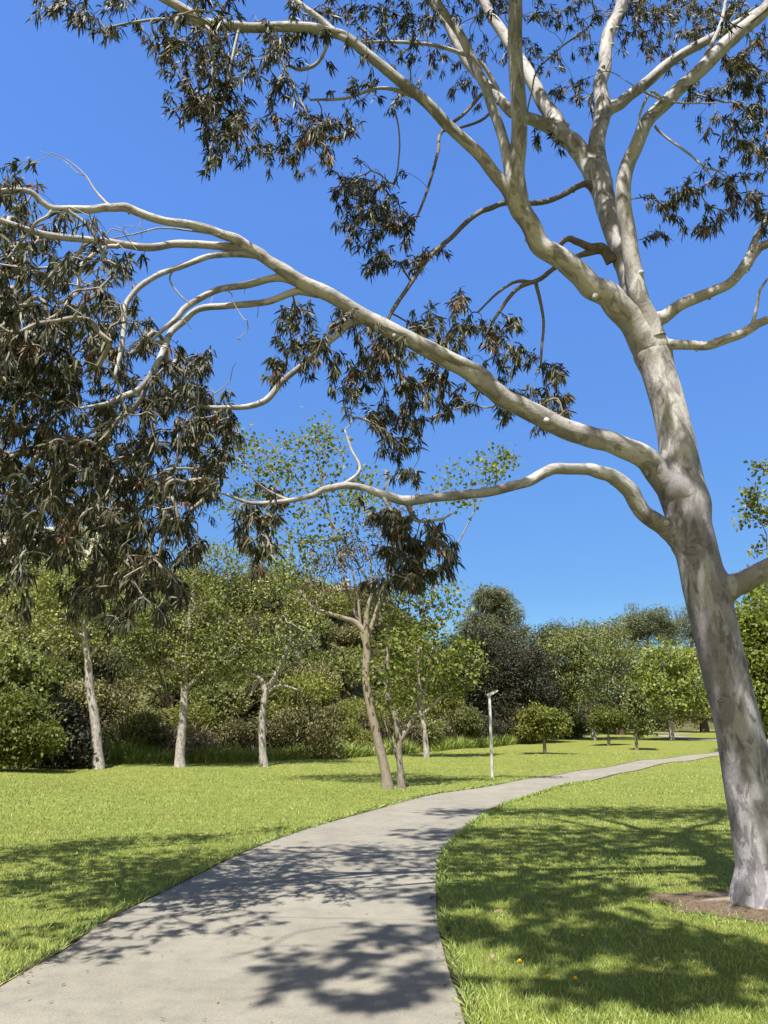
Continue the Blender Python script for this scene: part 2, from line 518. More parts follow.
M['twig_bark'] = bark_material('twig_bark', (0.230, 0.207, 0.178), (0.161, 0.137, 0.115), (0.115, 0.092, 0.075), patch=0.7, scale=4.0, bump=0.2)
M['dim_bark'] = bark_material('dim_bark', (0.150, 0.130, 0.109), (0.109, 0.095, 0.080), (0.075, 0.064, 0.055), patch=0.8, scale=3.0, bump=0.4)  # shade on thin middle branches put into the bark colour; roots reuse it
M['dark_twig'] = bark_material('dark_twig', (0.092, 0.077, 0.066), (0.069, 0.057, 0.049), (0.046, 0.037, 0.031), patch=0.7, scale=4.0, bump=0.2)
M['syc_bark'] = bark_material('sycamore_bark', (0.298, 0.281, 0.258), (0.195, 0.178, 0.158), (0.115, 0.097, 0.084), patch=0.9, scale=2.2, bump=0.4, thr=(0.45, 0.55))
M['mottled_bark'] = bark_material('mottled_bark', (0.20, 0.18, 0.15), (0.14, 0.12, 0.10), (0.08, 0.068, 0.058), patch=0.9, scale=2.4, bump=0.4)
M['tan_bark'] = bark_material('tan_bark', (0.195, 0.168, 0.130), (0.160, 0.136, 0.104), (0.115, 0.094, 0.074), patch=0.8, scale=1.6, bump=0.3)
M['dark_bark'] = bark_material('dark_bark', (0.075, 0.057, 0.044), (0.057, 0.044, 0.031), (0.035, 0.026, 0.020), patch=0.8, scale=2, bump=0.8)
M['gum_leaf'] = leaf_material('gum_leaf', [(0.0, (0.018, 0.020, 0.011)), (0.45, (0.046, 0.047, 0.026)), (0.75, (0.090, 0.089, 0.052)), (0.86, (0.135, 0.132, 0.082)), (0.93, (0.11, 0.07, 0.04)), (1.0, (0.13, 0.055, 0.03))], rough=0.5, trans=0.15, spec=0.2)
M['syc_leaf'] = leaf_material('sycamore_leaf', [(0.0, (0.100, 0.115, 0.041)), (0.6, (0.192, 0.206, 0.077)), (1.0, (0.309, 0.309, 0.127))], trans=0.35)
M['lime_leaf'] = leaf_material('lime_leaf', [(0.0, (0.083, 0.105, 0.024)), (0.6, (0.158, 0.180, 0.048)), (1.0, (0.253, 0.260, 0.076))], trans=0.4)
M['mid_leaf'] = leaf_material('mid_leaf', [(0.0, (0.059, 0.072, 0.024)), (0.6, (0.114, 0.128, 0.045)), (1.0, (0.194, 0.198, 0.078))], trans=0.3)
M['oak_leaf'] = leaf_material('oak_leaf', [(0.0, (0.019, 0.021, 0.013)), (0.7, (0.035, 0.036, 0.022)), (1.0, (0.049, 0.048, 0.031))], trans=0.12)
M['grey_leaf'] = leaf_material('grey_leaf', [(0.0, (0.051, 0.058, 0.032)), (0.6, (0.091, 0.100, 0.055)), (1.0, (0.155, 0.155, 0.091))], trans=0.2)
M['pine_leaf'] = leaf_material('pine_leaf', [(0.0, (0.051, 0.063, 0.034)), (0.6, (0.099, 0.112, 0.059)), (1.0, (0.166, 0.175, 0.097))], trans=0.12)
M['olive_leaf'] = leaf_material('olive_leaf', [(0.0, (0.063, 0.066, 0.027)), (0.6, (0.127, 0.121, 0.052)), (1.0, (0.197, 0.178, 0.083))], trans=0.2)
M['dry_leaf'] = leaf_material('dry_leaf', [(0.0, (0.064, 0.054, 0.031)), (0.6, (0.107, 0.092, 0.057)), (1.0, (0.158, 0.132, 0.089))], trans=0.15)
M['bright_leaf'] = leaf_material('bright_leaf', [(0.0, (0.069, 0.084, 0.020)), (0.6, (0.137, 0.146, 0.035)), (1.0, (0.218, 0.212, 0.057))], trans=0.3)
M['litter'] = leaf_material('leaf_litter', [(0.0, (0.057, 0.035, 0.020)), (0.6, (0.126, 0.086, 0.051)), (1.0, (0.218, 0.166, 0.109))], trans=0.1)
M['lamp_metal'] = plain('lamp_metal', (0.356, 0.356, 0.345), 0.45, 0.0, 20, 0.05)
M['lamp_lens'] = plain('lamp_lens', (0.316, 0.316, 0.298), 0.2)
M['stucco'] = plain('stucco', (0.356, 0.316, 0.264), 0.9)
M['white_stucco'] = plain('white_stucco', (0.413, 0.396, 0.367), 0.9)
M['roof_tile'] = plain('roof_tile', (0.21, 0.175, 0.14), 0.85)
M['glass'] = plain('window_glass', (0.10, 0.16, 0.24), 0.08)
M['petal'] = plain('dandelion_petal', (0.80, 0.52, 0.02), 0.6)
M['stem'] = plain('dandelion_stem', (0.080, 0.115, 0.029), 0.6)

# ------------------------------------------------------------------ the path, from its two edges on the ground
EL = [(0, 990), (65, 953), (105, 923), (150, 900), (200, 875), (235, 858), (270, 843), (320, 826), (384, 808), (434, 795), (499, 785), (534, 778.5), (568, 773), (620, 765), (672, 758), (722, 750.8)]
ER = [(464, 1024), (451, 983), (439, 933), (436, 898), (439, 858), (454, 838), (479, 818), (509, 803), (549, 790), (594, 780), (646, 768), (685, 761.3), (722, 755.5)]
Lw = np.array([ground_at(*p)[:2] for p in EL]); Rw = np.array([ground_at(*p)[:2] for p in ER])
dirL = unit(Lw[-1] - Lw[-2])
Lw = np.vstack([[(-2.75, -6), (-2.65, 1)], Lw, [Lw[-1] + dirL * 14, Lw[-1] + dirL * 30 + np.array([0, 6])]])
Rw = np.vstack([[(0.2, -6), (0.38, 1)], Rw, [Rw[-1] + dirL * 14, Rw[-1] + dirL * 30 + np.array([0, 6])]])
Ls = catmull(np.c_[Lw, np.zeros(len(Lw))], 16)[:, :2]; Rs = catmull(np.c_[Rw, np.zeros(len(Rw))], 10)[:, :2]

def arc(P, n, power=1.0):
    s = np.concatenate([[0], np.cumsum(np.linalg.norm(np.diff(P, axis=0), axis=1))])
    t = np.linspace(0, 1, n) ** power * s[-1]
    return np.c_[np.interp(t, s, P[:, 0]), np.interp(t, s, P[:, 1])]
Rr = arc(Rs, 260, 1.3); Ld = arc(Ls, 3000, 1.3)
idx = np.array([np.argmin(((Ld - q) ** 2).sum(1)) for q in Rr])
idx = np.maximum.accumulate(idx)
Lr = Ld[idx]
PATH_POLY = np.vstack([Lr, Rr[::-1]])

def inside(poly, x, y):
    r = np.zeros(len(x), bool)
    n = len(poly)
    for i in range(n):
        x0, y0 = poly[i]; x1, y1 = poly[(i + 1) % n]
        if y0 == y1: continue
        c = (y0 > y) != (y1 > y)
        r ^= c & (x < (x1 - x0) * (y - y0) / (y1 - y0) + x0)
    return r

def ribbon(A, B, zoff, k=4):
    mb = MB()
    n = len(A)
    t = np.linspace(0, 1, k + 1)[None, :, None]
    XY = A[:, None] * (1 - t) + B[:, None] * t
    Z = lawn_z(XY[..., 0], XY[..., 1]) + zoff
    V = np.concatenate([XY, Z[..., None]], -1).reshape(-1, 3)
    i = np.arange(n - 1)[:, None]; j = np.arange(k)[None]; w = k + 1
    mb.add(V, None, np.stack([i * w + j, i * w + j + 1, (i + 1) * w + j + 1, (i + 1) * w + j], -1).reshape(-1, 4))
    return mb

# ground sheet
mb = MB()
ys = np.concatenate([np.linspace(-60, -6, 12), np.linspace(-4, 30, 60), np.linspace(31, 140, 110), [180, 300, 700, 1500, 4000]])
xs = np.concatenate([[-3000, -1000, -400, -200], np.linspace(-120, -30, 30), np.linspace(-28, 50, 100), np.linspace(52, 140, 40), [250, 500, 1200, 3000]])
XX, YY = np.meshgrid(xs, ys)
w = len(xs)
i = np.arange(len(ys) - 1)[:, None]; j = np.arange(w - 1)[None]
F = np.stack([i * w + j, i * w + j + 1, (i + 1) * w + j + 1, (i + 1) * w + j], -1).reshape(-1, 4)
mb.add(np.stack([XX, YY, lawn_z(XX, YY)], -1).reshape(-1, 3), None, F)
tag(mb.build('lawn', M['lawn'], smooth_shade=True), 'mown green lawn on both sides of the path', 'lawn', kind='structure')

# hillside sheet
mb = MB()
us = np.concatenate([np.linspace(-140, 60, 160), np.linspace(63, 140, 20)])
vs_ = np.concatenate([np.linspace(-0.6, 50, 60), np.linspace(55, 160, 14)])
UU, VV = np.meshgrid(us, vs_)
wob = 0.5 * np.sin(UU * 0.9) + 0.35 * np.sin(UU * 2.3 + 1)
YY = toe(UU) + VV + wob * np.clip(1 - VV / 5, 0, 1)
ZZ = hill_z(UU, YY) + np.where(VV < 0.2, -0.06, 0.03)
w = len(us)
i = np.arange(len(vs_) - 1)[:, None]; j = np.arange(w - 1)[None]
F = np.stack([i * w + j, i * w + j + 1, (i + 1) * w + j + 1, (i + 1) * w + j], -1).reshape(-1, 4)
mb.add(np.stack([UU, YY, ZZ], -1).reshape(-1, 3), None, F)
tag(mb.build('hillside', M['hill'], smooth_shade=True), 'scrub covered hillside rising behind the lawn', 'hillside', kind='structure')

# path, its soil edges and joints
outw = unit(Lr - Rr)
rngp = np.random.default_rng(11)
jl = np.convolve(rngp.normal(0, 0.045, len(Lr) + 8), np.ones(3) / 3, 'same')[4:-4]
jr = np.convolve(rngp.normal(0, 0.03, len(Lr) + 8), np.ones(3) / 3, 'same')[4:-4]
EDGE_L = Lr + outw * (0.022 + np.abs(jl[:, None]) * 1.3); EDGE_R = Rr - outw * (0.012 + np.abs(jr[:, None]) * 0.9)
EDGE_POLY = np.vstack([EDGE_L, EDGE_R[::-1]])
tag(ribbon(Lr + outw * 0.13, Rr - outw * 0.11, 0.006).build('path_edge', M['edge']), 'dark soil seam along both edges of the concrete path', 'soil', kind='structure')
tag(ribbon(Lr, Rr, 0.012).build('path', M['path']), 'curving pale concrete path crossing the lawn', 'path', kind='structure')
# saw-cut joints across the slab
mb = MB()
sarc = np.concatenate([[0], np.cumsum(np.linalg.norm(np.diff((Lr + Rr) / 2, axis=0), axis=1))])
for s in np.arange(1.5, sarc[-1] - 2, 3.05):
    a = np.array([np.interp(s, sarc, Lr[:, 0]), np.interp(s, sarc, Lr[:, 1])]); b = np.array([np.interp(s, sarc, Rr[:, 0]), np.interp(s, sarc, Rr[:, 1])])
    a2 = np.array([np.interp(s + .007, sarc, Lr[:, 0]), np.interp(s + .007, sarc, Lr[:, 1])]); b2 = np.array([np.interp(s + .007, sarc, Rr[:, 0]), np.interp(s + .007, sarc, Rr[:, 1])])
    q = np.array([a, b, b2, a2])
    mb.add(np.c_[q, lawn_z(q[:, 0], q[:, 1]) + 0.0155], None, [[0, 1, 2, 3]])
M['joint'] = plain('path_joint', (0.115, 0.106, 0.095), 0.9)
tag(mb.build('path_joint', M['joint']), 'shallow control joints cut across the concrete path', 'path joint', kind='structure')
# far branch of the path
FP = [(800, 743), (760, 741.5), (719, 740), (700, 739.4), (684, 738), (671, 736.8), (664, 735.8), (664, 735.0), (672, 734.2), (690, 733.6)]
Fw = np.array([ground_at(*p)[:2] for p in FP])
Fs = catmull(np.c_[Fw, np.zeros(len(Fw))], 10)[:, :2]
tn = unit(np.gradient(Fs, axis=0)); nn = np.c_[-tn[:, 1], tn[:, 0]]
tag(ribbon(Fs + nn * 1.2, Fs - nn * 1.2, 0.02).build('path', M['path']), 'far bend of the concrete path beyond the young trees', 'path', kind='structure')

# bare soil round the foot of the big tree
TREE = ground_at(766, 906)
mb = MB()
ang = np.linspace(0, 2 * math.pi, 72, endpoint=False)
def soil_r(a):
    return 0.86 + 0.13 * np.sin(3 * a + 0.6) + 0.08 * np.sin(7 * a + 2) + 0.05 * np.sin(13 * a) + 0.22 * np.maximum(0, np.cos(a - math.pi)) ** 3
rings = 12
V = []; 
for k in range(rings + 1):
    f = k / rings
    r = soil_r(ang) * f
    x = TREE[0] - 0.03 + r * np.cos(ang); y = TREE[1] + 0.02 + r * np.sin(ang) * 0.8
    z = 0.008 + 0.05 * (1 - f) ** 1.5 * (f < 1) + 0.012 * np.sin(x * 17) * np.sin(y * 19) * (f < 0.95) - 0.003 * f + 0.002
    V.append(np.c_[x, y, z])
V = np.vstack(V); n = len(ang)
i = np.arange(rings)[:, None]; j = np.arange(n)[None]
mb.add(V, None, np.stack([i * n + j, i * n + (j + 1) % n, (i + 1) * n + (j + 1) % n, (i + 1) * n + j], -1).reshape(-1, 4))
tag(mb.build('bare_soil', M['soil'], smooth_shade=True), 'worn patch of bare brown soil round the foot of the big tree', 'soil', kind='structure')
SOIL_POLY = np.c_[TREE[0] - 0.03 + soil_r(ang) * 0.9 * np.cos(ang), TREE[1] + 0.02 + soil_r(ang) * 0.72 * np.sin(ang)]

# ------------------------------------------------------------------ grass blades (stuff)
def grass():
    rng = np.random.default_rng(3)
    N0 = 430000
    # density falls with the square of the distance, blades widen with it
    d = np.exp(rng.uniform(math.log(3.3), math.log(55), N0))
    a = rng.uniform(-0.66, 0.62, N0)
    x = d * np.sin(a); y = d * np.cos(a)
    ok = ~inside(EDGE_POLY, x, y) & ~inside(SOIL_POLY, x + rng.normal(0, 0.06, N0), y + rng.normal(0, 0.05, N0)) & (y < toe(x) + 0.2)
    x, y, d = x[ok], y[ok], d[ok]
    n = len(x)
    # clumpy height
    cl = 0.5 + 0.5 * hash_noise(np.stack([x * 2.1, y * 2.1, x * 0], -1), 2)
    cl2 = 0.5 + 0.5 * hash_noise(np.stack([x * 6.1, y * 5.3, x * 0 + 3], -1), 7)
    L = (0.022 + 0.018 * cl + 0.019 * cl2) * rng.uniform(0.6, 1.35, n)
    L *= np.where(rng.random(n) < 0.02, 1.9, 1.0)
    sc = np.clip(d / 6.0, 1, 8)
    W = 0.0038 * sc ** 0.8 * rng.uniform(0.7, 1.4, n)
    P = np.stack([x, y, lawn_z(x, y) - 0.002], -1)
    lean = rng.normal(0, 0.45, (n, 2))
    D = np.c_[lean, np.ones(n)]
    ang = rng.uniform(0, 6.28, n)
    Nn = np.c_[np.cos(ang), np.sin(ang), np.zeros(n)]
    tint = np.clip(rng.normal(0.42, 0.2, n) + 0.12 * (cl - 0.5), 0, 0.95)
    tint = np.where(rng.random(n) < 0.035, 1.0, tint)
    mb = MB()
    leaves(mb, P, D, Nn, L, W, 'blade', tint, bend=0.35)
    # longer fringe hanging over the path edges
    for E_, sgn in ((EDGE_L, 1), (EDGE_R, -1)):
        Es = arc(E_, 4000)
        m = 14000
        k = rng.integers(0, 4000, m)
        e = Es[k]
        keep = (np.hypot(e[:, 0], e[:, 1]) < 30) & (e[:, 1] > 2)
        e = e[keep]; kk = k[keep]; m = len(e)
        tn_ = unit(np.gradient(Es, axis=0))[kk]
        o = np.c_[-tn_[:, 1], tn_[:, 0]] * sgn
        off = np.abs(rng.normal(0.015, 0.05, m))
        q = e + o * off[:, None]
        dd = np.hypot(q[:, 0], q[:, 1])
        D = np.c_[-o * rng.normal(0.4, 0.5, (m, 1)) + rng.normal(0, 0.35, (m, 2)), np.ones(m)]
        ang = rng.uniform(0, 6.28, m)
        leaves(mb, np.c_[q, lawn_z(q[:, 0], q[:, 1])], D, np.c_[np.cos(ang), np.sin(ang), np.zeros(m)], rng.uniform(0.05, 0.11, m), 0.005 * np.clip(dd / 6, 1, 4), 'blade', np.clip(rng.normal(0.45, 0.2, m), 0, 1), bend=0.45)
    o = mb.build('grass', M['blade'])
    tag(o, 'short mown grass blades covering the lawn', 'grass', kind='stuff')
grass()

def tall_grass():
    rng = np.random.default_rng(8)
    mb = MB()
    n = 26000
    x = rng.uniform(-34, 12, n)
    v = np.abs(rng.normal(0.2, 1.5, n)) - 0.8
    y = toe(x) + 0.1 + v
    g = hash_noise(np.stack([x * 0.5, y * 0.4, x * 0], -1), 4)
    keep = g > -0.35
    x, y, g = x[keep], y[keep], g[keep]
    n = len(x)
    L = (0.4 + 0.75 * (g + 0.4)) * rng.uniform(0.5, 1.2, n)
    P = np.c_[x, y, ground_z(x, y) - 0.05]
    D = np.c_[rng.normal(0, 0.35, (n, 2)), np.ones(n)]
    ang = rng.uniform(0, 6.28, n)
    leaves(mb, P, D, np.c_[np.cos(ang), np.sin(ang), np.zeros(n)], L, rng.uniform(0.025, 0.05, n), 'blade', np.clip(rng.normal(0.4, 0.25, n), 0, 1), bend=0.5)
    tag(mb.build('tall_grass', M['tall']), 'tall uncut grass along the foot of the hillside', 'grass', kind='stuff')
tall_grass()

def litter():
    rng = np.random.default_rng(5)
    mb = MB()
    Es = arc(Lr, 4000)
    tn_ = unit(np.gradient(Es, axis=0))
    k = rng.integers(0, 4000, 5200)
    off = rng.normal(0.0, 0.05, len(k))
    q = Es[k] + np.c_[-tn_[k][:, 1], tn_[k][:, 0]] * off[:, None]
    Es2 = arc(Rr, 4000); tn2 = unit(np.gradient(Es2, axis=0))
    k2 = rng.integers(0, 4000, 2200)
    q2 = Es2[k2] + np.c_[-tn2[k2][:, 1], tn2[k2][:, 0]] * rng.normal(0, 0.05, len(k2))[:, None]
    f = rng.uniform(0, 1, 420) ** 1.4; kk = rng.integers(20, 180, 420)
    q3 = Lr[kk] * (1 - f[:, None]) + Rr[kk] * f[:, None]
    a = rng.uniform(0, 6.28, 800); r = np.sqrt(rng.uniform(0.05, 1.3, 800))
    q4 = np.c_[TREE[0] + r * np.cos(a), TREE[1] + r * np.sin(a)]
    q5 = np.c_[rng.uniform(0.6, 7, 260), rng.uniform(4, 15, 260)]; q6 = np.c_[rng.uniform(-8, -2.4, 160), rng.uniform(5, 16, 160)]
    lift = np.concatenate([np.full(len(q) + len(q2) + len(q3), 0.02), np.full(len(q4), 0.035), np.full(420, 0.045)])
    q = np.vstack([q, q2, q3, q4, q5, q6])
    kp = (np.hypot(q[:, 0], q[:, 1]) < 28) & (q[:, 1] > 1)
    lift = lift[kp]
    q = q[(np.hypot(q[:, 0], q[:, 1]) < 28) & (q[:, 1] > 1)]
    n = len(q)
    P = np.c_[q, lawn_z(q[:, 0], q[:, 1]) + lift + rng.uniform(0, 0.006, n)]
    D = np.c_[rng.normal(0, 1, (n, 2)), rng.normal(0, 0.12, n)]
    leaves(mb, P, D, np.c_[rng.normal(0, 0.2, (n, 2)), np.ones(n)], rng.uniform(0.015, 0.06, n), rng.uniform(0.006, 0.016, n), 'broad', rng.random(n))
    tag(mb.build('leaf_litter', M['litter']), 'dry brown leaf litter scattered along the path edges', 'leaf litter', kind='stuff')
litter()

# ------------------------------------------------------------------ tree growing
class Skeleton:
    def __init__(self):
        self.P = []; self.par = []; self.own = []; self.fixed = []; self.lim = []
    def add_line(self, P, own, parent=-1, R=None, fixed=True):
        ids = []
        for i, p in enumerate(P):
            self.P.append(np.asarray(p, float)); self.par.append(parent); self.own.append(own); self.fixed.append(fixed)
            self.lim.append(R[i] if R is not None else 1e9)
            parent = len(self.P) - 1; ids.append(parent)
        return ids

def grow(sk, targets, rng, sag=0.06, wig=0.08, up_pen=0.0, steps=4, min_lim=0.0, tip_r=0.004, power=0.5):
    """joins every target to the nearest node of the skeleton; returns chains (node ids) of new twigs"""
    chains = []; tids = []
    P = np.array(sk.P)
    d0 = np.array([np.min(((P - t) ** 2).sum(1)) for t in targets])
    order = np.argsort(d0)
    cap = len(sk.P) + len(targets) * steps + 5
    buf = np.zeros((cap, 3)); buf[:len(P)] = P; n = len(P)
    for k in order:
        t = targets[k]
        dv = t - buf[:n]
        dist = np.sqrt((dv ** 2).sum(1))
        if up_pen: dist = dist * (1 + up_pen * np.clip(-dv[:, 2] / (dist + 1e-6), 0, 1))
        j = int(np.argmin(dist))
        a = buf[j]
        L = np.linalg.norm(t - a)
        if L < 1e-3: continue
        s = max(2, min(steps, int(L / 0.12) + 1))
        f = np.linspace(0, 1, s + 1)[1:]
        side = rng.normal(0, 1, 3); side -= side * 0
        pts = a + (t - a) * f[:, None] + np.sin(f * math.pi)[:, None] * (side * wig * L + np.array([0, 0, sag * L]))
        pts[:-1] += rng.normal(0, 0.02 * L, (s - 1, 3))
        ids = []
        par = j
        for p in pts:
            sk.P.append(p); sk.par.append(par); sk.own.append(sk.own[j]); sk.fixed.append(False); sk.lim.append(1e9)
            buf[n] = p; par = n; ids.append(n); n += 1
        chains.append([j] + ids); tids.append(int(k))
    # pipe model
    cnt = np.zeros(n)
    for c in chains: cnt[c[-1]] += 1
    for i in range(n - 1, -1, -1):
        if sk.par[i] >= 0: cnt[sk.par[i]] += cnt[i]
    rad = tip_r * np.maximum(cnt, 1) ** power
    sk.tids = tids
    return chains, rad

def draw_chains(mb_for, sk, chains, rad, sides=5, min_r=0.0, mat=0):
    for c in chains:
        P = np.array([sk.P[i] for i in c])
        R = np.array([rad[i] for i in c])
        R[0] = min(R[1] * 1.25, R[0]) if not sk.fixed[c[0]] else R[1] * 1.2
        R[0] = min(R[0], sk.lim[c[0]] * 0.9)
        R = np.maximum(np.minimum(R, R[0]), min_r)
        if len(P) > 2:
            Q = catmull(P, 3); t = np.linspace(0, 1, len(Q)); RR = np.interp(t, np.linspace(0, 1, len(P)), R)
        else:
            Q, RR = P, R
        tube(mb_for(sk.own[c[-1]]), Q, RR, sides, cap=False, mat=mat)

